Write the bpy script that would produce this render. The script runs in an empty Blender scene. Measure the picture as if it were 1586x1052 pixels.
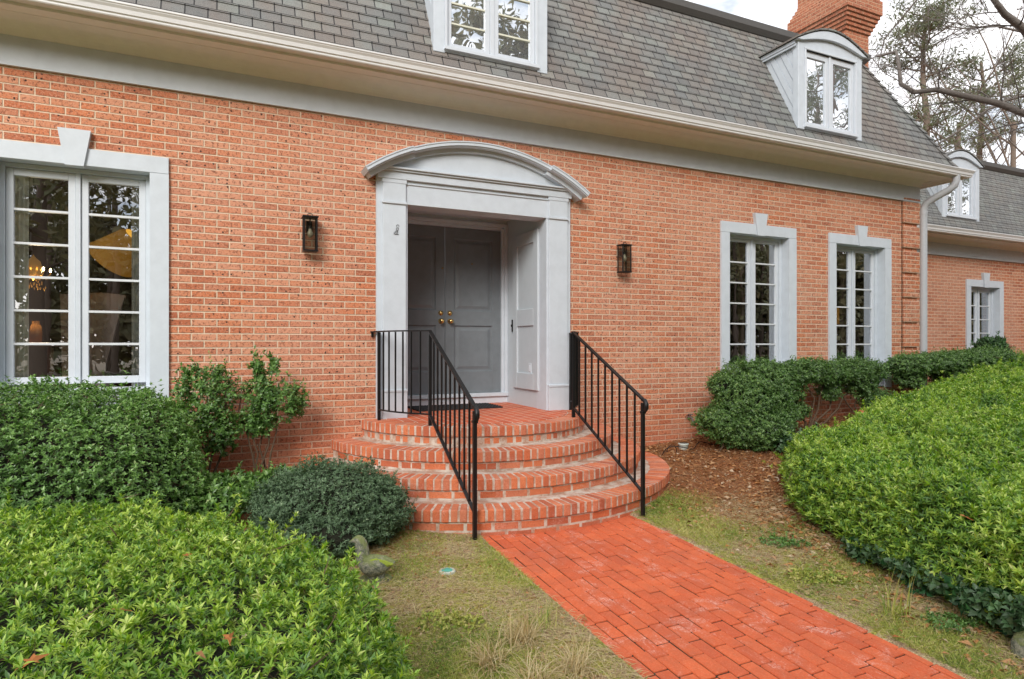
import bpy, bmesh, math, random
import numpy as np
from mathutils import Vector, Matrix, noise
random.seed(7); rng = np.random.default_rng(7)
R = math.radians; pi = math.pi
sc = bpy.context.scene; col = sc.collection
E = 1.5                       # eye height in world z; all builders below take z relative to the eye
# ------------------------------------------------------------------ camera, light, exposure
cam = bpy.data.cameras.new('camera'); co = bpy.data.objects.new('camera', cam); col.objects.link(co)
YAW = math.atan(965 / 2081)
co.location = (0, -6.15, E); co.rotation_euler = (pi / 2, 0, -YAW)
cam.sensor_width = 36; cam.lens = 965 / 1586 * 36; cam.shift_y = 8 / 1586; cam.clip_start = .05; cam.clip_end = 2000
sc.camera = co
sc.view_settings.view_transform = 'Standard'; sc.view_settings.look = 'None'
sc.view_settings.exposure = 1.02; sc.view_settings.gamma = 1; sc.view_settings.use_curve_mapping = False
SUN_EL, SUN_AZ = R(28), R(212)       # azimuth measured clockwise from +Y
w = bpy.data.worlds.new('World'); sc.world = w; w.use_nodes = True
nt = w.node_tree; nt.nodes.clear()
def nn(t, ty, **k):
    n = t.nodes.new(ty)
    for a, b in k.items(): setattr(n, a, b)
    return n
out = nn(nt, 'ShaderNodeOutputWorld'); bg = nn(nt, 'ShaderNodeBackground'); sky = nn(nt, 'ShaderNodeTexSky')
sky.sky_type = 'NISHITA'; sky.sun_disc = False; sky.sun_elevation = SUN_EL; sky.sun_rotation = SUN_AZ
tc = nn(nt, 'ShaderNodeTexCoord'); mp = nn(nt, 'ShaderNodeMapping'); mp.inputs['Scale'].default_value = (1, 1, 2.6)
nz = nn(nt, 'ShaderNodeTexNoise'); nz.inputs['Scale'].default_value = 3.1; nz.inputs['Detail'].default_value = 6; nz.inputs['Roughness'].default_value = .6
cr = nn(nt, 'ShaderNodeValToRGB'); cr.color_ramp.elements[0].position = .28; cr.color_ramp.elements[0].color = (.7, .7, .7, 1); cr.color_ramp.elements[1].position = .5; cr.color_ramp.elements[1].color = (.97, .97, .97, 1)
mx = nn(nt, 'ShaderNodeMixRGB'); nz2 = nn(nt, 'ShaderNodeTexNoise'); nz2.inputs['Scale'].default_value = 5.5; nz2.inputs['Detail'].default_value = 5; nz2.inputs['Roughness'].default_value = .55
nt.links.new(mp.outputs[0], nz2.inputs['Vector']); cr2 = nn(nt, 'ShaderNodeValToRGB'); cr2.color_ramp.elements[0].position = .38; cr2.color_ramp.elements[0].color = (.34, .375, .43, 1); cr2.color_ramp.elements[1].position = .56; cr2.color_ramp.elements[1].color = (.84, .82, .82, 1)
sc8 = nn(nt, 'ShaderNodeVectorMath', operation='SCALE'); sc8.inputs['Scale'].default_value = 8.5; nt.links.new(nz2.outputs[0], cr2.inputs[0]); nt.links.new(cr2.outputs[0], sc8.inputs[0]); nt.links.new(sc8.outputs[0], mx.inputs[2])
nt.links.new(tc.outputs['Generated'], mp.inputs[0]); nt.links.new(mp.outputs[0], nz.inputs['Vector']); nt.links.new(nz.outputs[0], cr.inputs[0])
nt.links.new(cr.outputs[0], mx.inputs[0]); nt.links.new(sky.outputs[0], mx.inputs[1]); nt.links.new(mx.outputs[0], bg.inputs[0]); nt.links.new(bg.outputs[0], out.inputs[0])
bg.inputs[1].default_value = .13
sl = bpy.data.lights.new('sun', 'SUN'); sl.energy = 1.9; sl.angle = R(28); sl.color = (1, .96, .9)
so = bpy.data.objects.new('sun', sl); col.objects.link(so)
sd = Vector((math.sin(SUN_AZ) * math.cos(SUN_EL), math.cos(SUN_AZ) * math.cos(SUN_EL), math.sin(SUN_EL)))
so.rotation_euler = sd.to_track_quat('Z', 'Y').to_euler(); so.location = sd * 60
sc.cycles.max_bounces = 8; sc.cycles.transparent_max_bounces = 12; sc.cycles.diffuse_bounces = 4
sc.cycles.use_denoising = True; sc.cycles.adaptive_threshold = .005

# ------------------------------------------------------------------ node helpers
class NT:
    def __init__(s, name):
        s.m = bpy.data.materials.new(name); s.m.use_nodes = True; s.t = s.m.node_tree; s.t.nodes.clear()
        s.out = s.n('ShaderNodeOutputMaterial'); s.b = s.n('ShaderNodeBsdfPrincipled')
        s.l(s.b.outputs[0], s.out.inputs[0])
    def n(s, ty, **k): return nn(s.t, ty, **k)
    def l(s, a, b): s.t.links.new(a, b)
    def put(s, sock, v):
        if hasattr(v, 'is_linked') or hasattr(v, 'links'): s.l(v, sock)
        else:
            if isinstance(v, tuple) and len(v) == 3 and sock.type == 'RGBA': v = v + (1,)
            sock.default_value = v
    def m_(s, op, a, b=None, c=None, clamp=False):
        n = s.n('ShaderNodeMath', operation=op, use_clamp=clamp)
        s.put(n.inputs[0], a)
        if b is not None: s.put(n.inputs[1], b)
        if c is not None: s.put(n.inputs[2], c)
        return n.outputs[0]
    def mix(s, f, a, b, mode='MIX'):
        n = s.n('ShaderNodeMixRGB', blend_type=mode); s.put(n.inputs[0], f); s.put(n.inputs[1], a); s.put(n.inputs[2], b); return n.outputs[0]
    def noise(s, vec, sc_, det=3, rough=.55, dist=0):
        n = s.n('ShaderNodeTexNoise'); n.inputs['Scale'].default_value = sc_; n.inputs['Detail'].default_value = det
        n.inputs['Roughness'].default_value = rough; n.inputs['Distortion'].default_value = dist
        if vec is not None: s.l(vec, n.inputs['Vector'])
        return n.outputs[0]
    def ramp(s, f, stops, interp='LINEAR'):
        n = s.n('ShaderNodeValToRGB'); r = n.color_ramp; r.interpolation = interp
        while len(r.elements) < len(stops): r.elements.new(.5)
        for e, (p, c) in zip(r.elements, stops):
            e.position = p; e.color = (c, c, c, 1) if not isinstance(c, tuple) else c + (1,)
        s.put(n.inputs[0], f); return n.outputs[0]
    def pos(s): return s.n('ShaderNodeNewGeometry').outputs['Position']
    def sep(s, v):
        n = s.n('ShaderNodeSeparateXYZ'); s.l(v, n.inputs[0]); return n.outputs
    def comb(s, a, b, c=0.):
        n = s.n('ShaderNodeCombineXYZ'); s.put(n.inputs[0], a); s.put(n.inputs[1], b); s.put(n.inputs[2], c); return n.outputs[0]
    def white(s, v):
        n = s.n('ShaderNodeTexWhiteNoise', noise_dimensions='3D'); s.l(v, n.inputs['Vector']); return n.outputs
    def bump(s, h, dist, strength=1.):
        n = s.n('ShaderNodeBump'); n.inputs['Strength'].default_value = strength; n.inputs['Distance'].default_value = dist
        s.l(h, n.inputs['Height']); s.l(n.outputs[0], s.b.inputs['Normal']); return n
    def base(s, c): s.put(s.b.inputs['Base Color'], c)
    def rough(s, r): s.put(s.b.inputs['Roughness'], r)
    def cells(s, u, v, w, h, mort, wob, off=.5, jit=0., vs=1.):
        row = s.m_('FLOOR', s.m_('DIVIDE', v, h)); fv = s.m_('SUBTRACT', v, s.m_('MULTIPLY', row, h))
        o = s.m_('MULTIPLY', s.m_('FLOORED_MODULO', row, 2.), off)
        if jit:
            wr = s.white(s.comb(row, 3.7, 1.1))[0]; o = s.m_('ADD', o, s.m_('MULTIPLY', wr, jit))
        uu = s.m_('ADD', s.m_('DIVIDE', u, w), o); cl = s.m_('FLOOR', uu); fu = s.m_('MULTIPLY', s.m_('SUBTRACT', uu, cl), w)
        d = s.m_('MINIMUM', s.m_('MULTIPLY', s.m_('MINIMUM', fu, s.m_('SUBTRACT', w, fu)), vs), s.m_('MINIMUM', fv, s.m_('SUBTRACT', h, fv)))
        d = s.m_('ADD', d, wob)
        mr = s.n('ShaderNodeMapRange'); mr.interpolation_type = 'SMOOTHSTEP'
        s.l(d, mr.inputs[0]); mr.inputs[1].default_value = mort / 2 - .0015; mr.inputs[2].default_value = mort / 2 + .002
        rnd = s.white(s.comb(cl, row, .5))
        return mr.outputs[0], rnd[0], rnd[1], fv

def paint(name, c, rough=.5, var=.06, bump=.0012, scale=9):
    n = NT(name); p = n.pos(); a = n.noise(p, scale, 5, .6); f = n.noise(p, 160, 2)
    k = tuple(max(0, x * (1 - var * 2)) for x in c)
    n.base(n.mix(n.ramp(a, [(.3, 0.), (.62, 1.)]), k, c)); n.rough(rough)
    n.b.inputs['Specular IOR Level'].default_value = .35
    st = n.m_('ADD', a, n.m_('MULTIPLY', f, .4)); n.bump(st, bump, .6); return n.m

def brickwall(name, w=.2032, h=.0635, u0=-.355, v0=1.241, dark=0.):
    n = NT(name); p = n.pos(); x, y, z = n.sep(p)
    g = n.n('ShaderNodeNewGeometry'); nx = n.m_('ABSOLUTE', n.sep(g.outputs['True Normal'])[0])
    side = n.m_('GREATER_THAN', nx, .5)
    u = n.m_('ADD', n.m_('MULTIPLY', x, n.m_('SUBTRACT', 1., side)), n.m_('MULTIPLY', n.m_('ADD', y, .05), side))
    u = n.m_('SUBTRACT', u, u0 - 20 * w); v = n.m_('SUBTRACT', z, v0 + E - 60 * h)
    f1 = n.noise(p, 38, 3, .7); f2 = n.noise(p, 150, 2, .6)
    wob = n.m_('MULTIPLY', n.m_('SUBTRACT', f1, .5), .007)
    mask, r1, rc, fv = n.cells(u, v, w, h, .0100, wob)
    cs = n.sep(rc)
    bc = n.ramp(r1, [(0., (.36, .085, .03)), (.2, (.48, .125, .042)), (.45, (.58, .175, .065)), (.65, (.56, .21, .10)), (.85, (.64, .29, .17)), (1., (.40, .11, .045))])
    big = n.noise(p, .8, 3); bc = n.mix(n.ramp(big, [(.38, .1), (.6, .6)]), bc, (.60, .29, .19))
    fleck = n.ramp(n.noise(p, 40, 3, .85), [(.41, 1.), (.47, 0.)])
    pale = n.ramp(n.noise(p, 75, 3, .85), [(.5, 0.), (.62, .65)])
    bc = n.mix(pale, bc, (.68, .38, .26)); bc = n.mix(n.m_('MULTIPLY', fleck, .8), bc, (.17, .05, .025))
    iron = n.n('ShaderNodeTexVoronoi'); iron.inputs['Scale'].default_value = 28; n.l(p, iron.inputs['Vector'])
    bc = n.mix(n.m_('MULTIPLY', n.m_('LESS_THAN', iron.outputs['Distance'], .23), n.m_('GREATER_THAN', n.sep(iron.outputs['Color'])[0], .80)), bc, (.05, .022, .015))
    mc = n.mix(n.noise(p, 25, 3), (.60, .43, .30), (.80, .63, .47))
    damp = n.n('ShaderNodeMapRange'); n.l(n.m_('ADD', z, n.m_('MULTIPLY', n.noise(p, 2.2, 3), .35)), damp.inputs[0]); damp.inputs[1].default_value = .3; damp.inputs[2].default_value = 1.15; damp.inputs[3].default_value = .6; damp.inputs[4].default_value = 0.
    bc = n.mix(dark, bc, n.mix(1., bc, (.62, .50, .42), 'MULTIPLY')); mc = n.mix(dark, mc, (.50, .28, .16)); c = n.mix(mask, mc, bc); c = n.mix(n.m_('MULTIPLY', damp.outputs[0], 1.), c, n.mix(.75, c, (.50, .12, .045)))
    n.base(c); n.rough(.88)
    ht = n.m_('ADD', mask, n.m_('ADD', n.m_('MULTIPLY', f2, .35), n.m_('MULTIPLY', n.m_('MULTIPLY', cs[0], mask), .25)))
    n.bump(ht, .008, .9); return n.m

def unitbrick(name, stops, stain=None, fl=.5):
    n = NT(name); g = n.n('ShaderNodeNewGeometry'); p = g.outputs['Position']
    c = n.ramp(g.outputs['Random Per Island'], stops)
    c = n.mix(n.m_('MULTIPLY', n.ramp(n.noise(p, 70, 3, .75), [(.34, 1.), (.45, 0.)]), fl), c, (.22, .05, .02))
    c = n.mix(n.ramp(n.noise(p, 110, 3, .8), [(.52, 0.), (.66, .35)]), c, (.78, .36, .22))
    c = n.mix(n.ramp(n.noise(p, 9, 4, .65), [(.4, 0.), (.7, .45)]), c, (.40, .10, .045))
    if stain:
        a = n.ramp(n.noise(p, 3.6, 7, .8, .8), [(.53, 0.), (.67, 1.)]); b_ = n.ramp(n.noise(p, 85, 4, .85), [(.46, 0.), (.56, 1.)])
        c = n.mix(n.m_('MULTIPLY', n.m_('MULTIPLY', a, b_), stain), c, (.78, .50, .42))
        a = n.ramp(n.noise(p, 1.1, 4, .6), [(.56, 0.), (.7, .35)]); c = n.mix(a, c, (.36, .10, .06))
    n.base(c); n.rough(.8)
    n.bump(n.m_('ADD', n.noise(p, 60, 4, .7), n.m_('MULTIPLY', n.noise(p, 220, 2), .4)), .004, .8); return n.m

def simple(name, c, rough=.5, metal=0., emit=None, es=0, bump=0, bscale=80):
    n = NT(name); p = n.pos()
    k = tuple(x * .8 for x in c); n.base(n.mix(n.noise(p, 40, 3), k, c)); n.rough(rough); n.b.inputs['Metallic'].default_value = metal
    if emit: n.put(n.b.inputs['Emission Color'], emit); n.b.inputs['Emission Strength'].default_value = es
    if bump: n.bump(n.noise(p, bscale, 3), bump)
    return n.m

def leafmat(name, stops, tr=.28, rough=.42, spec=.4):
    n = NT(name); g = n.n('ShaderNodeNewGeometry'); at = n.n('ShaderNodeAttribute'); at.attribute_name = 'tone'
    f = n.m_('ADD', n.m_('MULTIPLY', g.outputs['Random Per Island'], .35), n.m_('MULTIPLY', at.outputs['Fac'], .65))
    c = n.ramp(f, stops); c = n.mix(n.m_('MULTIPLY', g.outputs['Backfacing'], .35), c, n.mix(.5, c, (.25, .30, .16)))
    n.base(c); n.rough(rough); n.b.inputs['Specular IOR Level'].default_value = spec
    t = n.n('ShaderNodeBsdfTranslucent'); n.l(n.mix(1., c, (1., 1.15, .55), 'MULTIPLY'), t.inputs[0])
    ms = n.n('ShaderNodeMixShader'); ms.inputs[0].default_value = tr; n.l(n.b.outputs[0], ms.inputs[1]); n.l(t.outputs[0], ms.inputs[2]); n.l(ms.outputs[0], n.out.inputs[0])
    return n.m

M = {}
M['brick'] = brickwall('wall_brick')
M['brick_chimney'] = brickwall('chimney_brick', dark=.75)
M['brick_wing'] = brickwall('wing_brick', u0=.1, v0=1.22)
M['trim'] = paint('trim_paint', (.575, .625, .68), .5, .04); M['white'] = paint('sash_paint', (.60, .64, .69), .42, .02)
M['soffit'] = paint('soffit_paint', (.80, .79, .75), .6, .03); M['gutter'] = paint('gutter_enamel', (.74, .74, .74), .35, .03, .0006)
M['door'] = paint('door_paint', (.178, .200, .217), .42, .06, .0008); M['recess'] = paint('recess_paint', (.53, .58, .62), .5, .02)
M['black'] = simple('black_iron', (.012, .012, .013), .38, .3, bump=.0008, bscale=300)
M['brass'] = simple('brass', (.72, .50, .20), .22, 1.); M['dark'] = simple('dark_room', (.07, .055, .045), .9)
M['chalk'] = paint('muntin_paint', (.66, .68, .70), .4)
M['olive'] = paint('yellowed_muntin', (.70, .70, .58), .5)
M['step'] = unitbrick('step_brick', [(0., (.44, .10, .04)), (.3, (.60, .15, .055)), (.6, (.66, .20, .08)), (.85, (.58, .19, .10)), (1., (.38, .09, .04))], .55)
M['path'] = unitbrick('path_brick', [(0., (.58, .10, .030)), (.4, (.64, .12, .036)), (.75, (.68, .135, .042)), (1., (.55, .092, .028))], .85, .22)
M['mortar'] = simple('mortar', (.50, .46, .41), .95, bump=.006, bscale=90)
n = NT('mortar_worn'); p = n.pos(); c = n.mix(n.ramp(n.noise(p, 11, 4, .7), [(.42, 0.), (.6, 1.)]), (.62, .54, .46), (.44, .26, .18))
n.base(n.mix(n.ramp(n.noise(p, 5, 4), [(.5, 0.), (.75, .6)]), c, (.34, .30, .25))); n.rough(.95); n.bump(n.noise(p, 70, 4), .008); M['mortar'] = n.m
# porch floor pavers
n = NT('porch_pavers'); p = n.pos(); x, y, z = n.sep(p)
wob = n.m_('MULTIPLY', n.m_('SUBTRACT', n.noise(p, 40, 3), .5), .005)
mask, r1, rc, fv = n.cells(n.m_('ADD', y, 10.), n.m_('ADD', x, 10.03), .2032, .1016, .0085, wob)
c = n.ramp(r1, [(0., (.50, .08, .025)), (.5, (.66, .12, .035)), (1., (.58, .13, .05))]); c = n.mix(n.ramp(n.noise(p, 90, 3, .8), [(.5, 0.), (.65, .3)]), c, (.75, .35, .22))
n.base(n.mix(mask, (.74, .56, .44), c)); n.rough(.75); n.bump(n.m_('ADD', mask, n.m_('MULTIPLY', n.noise(p, 80, 3), .3)), .004); M['porch'] = n.m
# shingles
def shingle(name, warm):
    n = NT(name); p = n.pos(); x, y, z = n.sep(p)
    g = n.n('ShaderNodeNewGeometry'); side = n.m_('GREATER_THAN', n.m_('ABSOLUTE', n.sep(g.outputs['True Normal'])[0]), .5)
    u = n.m_('ADD', n.m_('MULTIPLY', x, n.m_('SUBTRACT', 1., side)), n.m_('MULTIPLY', y, side))
    mask, r1, rc, fv = n.cells(n.m_('ADD', u, 40.), n.m_('ADD', z, 20. - 2.6 - E + 12 * .1118 - 20 + 20), .172, .1118, .005, 0., .5, .37, .62)
    a = n.ramp(r1, [(0., (.11, .113, .112)), (.25, (.155, .155, .148)), (.45, (.185, .178, .16)), (.62, (.135, .142, .143)), (.82, (.20, .21, .197)), (.95, (.17, .185, .168)), (1., (.24, .265, .242))])
    rust = n.m_('MULTIPLY', n.ramp(n.noise(n.comb(x, n.m_('MULTIPLY', z, .35), y), 1.6, 4, .6), [(.43, 0.), (.6, 1.)]), warm)
    a = n.mix(rust, a, n.mix(.5, a, (.20, .10, .055)))
    a = n.mix(n.ramp(n.noise(p, 260, 2, .9), [(.4, 0.), (.65, .5)]), a, (.36, .36, .34)); a = n.mix(n.ramp(n.noise(p, 190, 2, .9), [(.42, .5), (.5, 0.)]), a, (.04, .04, .045))
    n.base(n.mix(mask, (.022, .022, .024), a)); n.rough(.95)
    n.bump(n.m_('ADD', n.m_('MULTIPLY', mask, 1.), n.m_('ADD', n.m_('MULTIPLY', r1, .8), n.m_('MULTIPLY', n.noise(p, 250, 2), .3))), .004); return n.m
M['shingle'] = shingle('roof_shingle', .65); M['shingle2'] = shingle('wing_shingle', .15)
M['cap'] = simple('roof_cap_metal', (.13, .125, .12), .6, .2)
# glass
n = NT('window_glass'); n.t.nodes.remove(n.b)
gl = n.n('ShaderNodeBsdfGlossy'); gl.inputs['Roughness'].default_value = .0; gl.inputs['Color'].default_value = (.95, .97, 1, 1)
tr = n.n('ShaderNodeBsdfTransparent'); tr.inputs[0].default_value = (.86, .88, .88, 1); fr = n.n('ShaderNodeFresnel'); fr.inputs[0].default_value = 1.5
ms = n.n('ShaderNodeMixShader'); n.l(n.m_('ADD', n.m_('MULTIPLY', fr.outputs[0], 2.0), .34, clamp=True), ms.inputs[0]); n.l(tr.outputs[0], ms.inputs[1]); n.l(gl.outputs[0], ms.inputs[2]); n.l(ms.outputs[0], n.out.inputs[0])
bp = n.n('ShaderNodeBump'); bp.inputs['Distance'].default_value = .0006; n.l(n.noise(n.pos(), 3., 2), bp.inputs['Height']); n.l(bp.outputs[0], gl.inputs['Normal']); M['glass'] = n.m
n = NT('dormer_glass'); n.base((.72, .75, .78)); n.rough(.01); n.b.inputs['Metallic'].default_value = .88
n.bump(n.noise(n.pos(), 2.5, 2), .0015); M['glassd'] = n.m
n = NT('lantern_glass'); n.t.nodes.remove(n.b)
gl = n.n('ShaderNodeBsdfGlossy'); gl.inputs['Roughness'].default_value = .12; tr = n.n('ShaderNodeBsdfTransparent'); tr.inputs[0].default_value = (.58, .58, .53, 1)
ms = n.n('ShaderNodeMixShader'); ms.inputs[0].default_value = .14; n.l(tr.outputs[0], ms.inputs[1]); n.l(gl.outputs[0], ms.inputs[2]); n.l(ms.outputs[0], n.out.inputs[0]); M['lglass'] = n.m
# foliage
M['azalea'] = leafmat('azalea_leaf', [(0., (.012, .05, .008)), (.25, (.05, .16, .018)), (.5, (.19, .38, .026)), (.8, (.46, .62, .06)), (1., (.72, .78, .30))], .22, .36)
M['holly'] = leafmat('holly_leaf', [(0., (.02, .06, .015)), (.35, (.06, .17, .028)), (.65, (.14, .30, .048)), (.88, (.20, .38, .08)), (1., (.42, .50, .22))], .22, .33, .5)
M['hedge'] = leafmat('wall_hedge_leaf', [(0., (.02, .05, .016)), (.35, (.055, .14, .032)), (.65, (.12, .25, .05)), (.9, (.22, .38, .08)), (1., (.40, .48, .20))], .2, .35, .5)
M['teal'] = leafmat('dwarf_shrub_leaf', [(0., (.018, .04, .022)), (.4, (.05, .11, .055)), (.75, (.11, .21, .10)), (1., (.28, .38, .22))], .15, .45)
M['ivy'] = leafmat('ivy_leaf', [(0., (.012, .045, .02)), (.5, (.03, .10, .035)), (1., (.08, .20, .06))], .15, .35)
M['pine'] = leafmat('pine_needles', [(0., (.035, .055, .03)), (.5, (.09, .11, .055)), (1., (.20, .19, .11))], .2, .6)
M['darkpine'] = leafmat('yard_tree_leaf', [(0., (.06, .065, .035)), (.5, (.20, .19, .10)), (1., (.42, .34, .20))], .1, .6)
M['bark'] = simple('bark', (.17, .13, .10), .95, bump=.03, bscale=14); M['barkgrey'] = simple('grey_bark', (.15, .13, .115), .95, bump=.02, bscale=18)
M['twig'] = simple('twig', (.12, .075, .045), .95); M['core'] = simple('dark_fill', (.022, .024, .012), 1., bump=.05, bscale=40)  # 'core' is the dark colour of the opaque fill added inside shrubs
M['straw'] = leafmat('dry_grass', [(0., (.38, .25, .12)), (.5, (.62, .46, .25)), (1., (.85, .75, .52))], .2, .7, .2)
M['grass'] = leafmat('lawn_blade', [(0., (.07, .16, .02)), (.3, (.22, .32, .04)), (.6, (.50, .50, .10)), (1., (.78, .64, .32))], .25, .6, .2)
M['needle'] = leafmat('pine_straw', [(0., (.20, .055, .02)), (.5, (.40, .13, .045)), (1., (.60, .34, .16))], .1, .7, .2)
M['fallen'] = leafmat('fallen_leaf', [(0., (.20, .07, .03)), (.35, (.52, .20, .06)), (.65, (.50, .28, .15)), (1., (.74, .60, .46))], .1, .7, .2)
# ground
n = NT('ground'); p = n.pos(); x, y, z = n.sep(p)
a = n.noise(p, 2.4, 5, .65); b_ = n.noise(p, 60, 4, .75); d = n.noise(p, 9, 4, .7)
soil = n.mix(n.ramp(b_, [(.38, 0.), (.6, 1.)]), (.10, .06, .03), (.52, .32, .18)); moss = n.mix(n.ramp(b_, [(.35, 0.), (.65, 1.)]), (.12, .13, .02), (.66, .62, .13))
straw = n.mix(n.ramp(n.noise(p, 110, 3, .8), [(.38, 0.), (.62, 1.)]), (.20, .13, .06), (.85, .66, .40))
lawn = n.mix(n.ramp(n.m_('ADD', a, n.m_('MULTIPLY', n.m_('SUBTRACT', d, .5), .9)), [(.45, 0.), (.54, 1.)]), straw, moss); lawn = n.mix(n.ramp(n.noise(p, 5.5, 5, .7), [(.55, 0.), (.66, .85)]), lawn, n.mix(n.ramp(b_, [(.4, 0.), (.6, 1.)]), (.16, .06, .025), (.55, .24, .11)))
mul = n.mix(n.ramp(n.noise(p, 45, 4, .8), [(.4, 0.), (.6, 1.)]), (.06, .022, .010), (.66, .25, .09))
bed = n.n('ShaderNodeMapRange'); n.l(n.m_('ADD', n.m_('ADD', y, n.m_('MULTIPLY', n.m_('SUBTRACT', n.noise(p, 1.7, 4), .5), 1.4)), n.m_('MULTIPLY', n.m_('MAXIMUM', n.m_('SUBTRACT', x, 3.3), 0.), 1.5)), bed.inputs[0]); bed.inputs[1].default_value = -1.75; bed.inputs[2].default_value = -.95
c = n.mix(bed.outputs[0], lawn, mul); c = n.mix(n.ramp(d, [(.38, .8), (.5, 0.)]), c, soil); fy = n.n('ShaderNodeMapRange'); n.l(y, fy.inputs[0]); fy.inputs[1].default_value = -8.; fy.inputs[2].default_value = -13.; n.base(n.mix(fy.outputs[0], c, n.mix(d, (.05, .045, .025), (.16, .11, .06)))); n.rough(.95)
n.bump(n.m_('ADD', b_, n.m_('MULTIPLY', d, 1.5)), .025); M['ground'] = n.m
M['mat'] = simple('rubber', (.02, .02, .022), .7, bump=.006, bscale=120)
n = NT('weathered_stone'); p = n.pos(); g = n.n('ShaderNodeNewGeometry'); up = n.sep(g.outputs['Normal'])[2]
c = n.mix(n.ramp(n.noise(p, 45, 5, .8), [(.4, 0.), (.6, 1.)]), (.10, .12, .09), (.36, .35, .26)); mo = n.ramp(n.m_('ADD', n.m_('MULTIPLY', up, .35), n.noise(p, 14, 4, .6)), [(.60, 0.), (.72, 1.)])
n.base(n.mix(n.m_('MULTIPLY', mo, .7), c, (.20, .24, .06))); n.rough(.95); n.bump(n.noise(p, 90, 5, .7), .012); M['stone'] = n.m
M['moss'] = simple('moss', (.32, .40, .05), 1., bump=.01, bscale=150)
M['tealcap'] = simple('green_plastic', (.10, .42, .34), .6); M['palecap'] = simple('pale_plastic', (.62, .68, .62), .6)
n = NT('curtain_cloth'); n.base((.85, .90, .90)); n.rough(.9); t_ = n.n('ShaderNodeBsdfTranslucent'); t_.inputs[0].default_value = (.7, .76, .76, 1); ms = n.n('ShaderNodeMixShader'); ms.inputs[0].default_value = .25; n.l(n.b.outputs[0], ms.inputs[1]); n.l(t_.outputs[0], ms.inputs[2]); n.l(ms.outputs[0], n.out.inputs[0]); M['curtain'] = n.m; M['beige'] = simple('beige_cloth', (.55, .42, .28), .9); M['wood'] = simple('table_wood', (.16, .06, .025), .4)
M['amber'] = simple('amber_shade', (.7, .36, .06), .6, emit=(1, .45, .06, 1), es=.10); M['amber2'] = simple('amber_shade_inside', (.8, .5, .1), .6, emit=(1, .50, .06, 1), es=.7)
M['jar'] = simple('amber_glaze', (.30, .13, .03), .25); M['bulb'] = simple('lit_bulb', (1, .9, .7), .4, emit=(1, .75, .4, 1), es=14); M['bulboff'] = simple('clear_bulb', (.65, .62, .5), .2)
M['gold'] = simple('gilt', (.65, .36, .08), .3, .9, emit=(1, .5, .1, 1), es=.12); M['linen'] = simple('grey_upholstery', (.75, .76, .80), .9)
M['copper'] = simple('downspout_enamel', (.50, .52, .55), .45, bump=.001)

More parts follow.
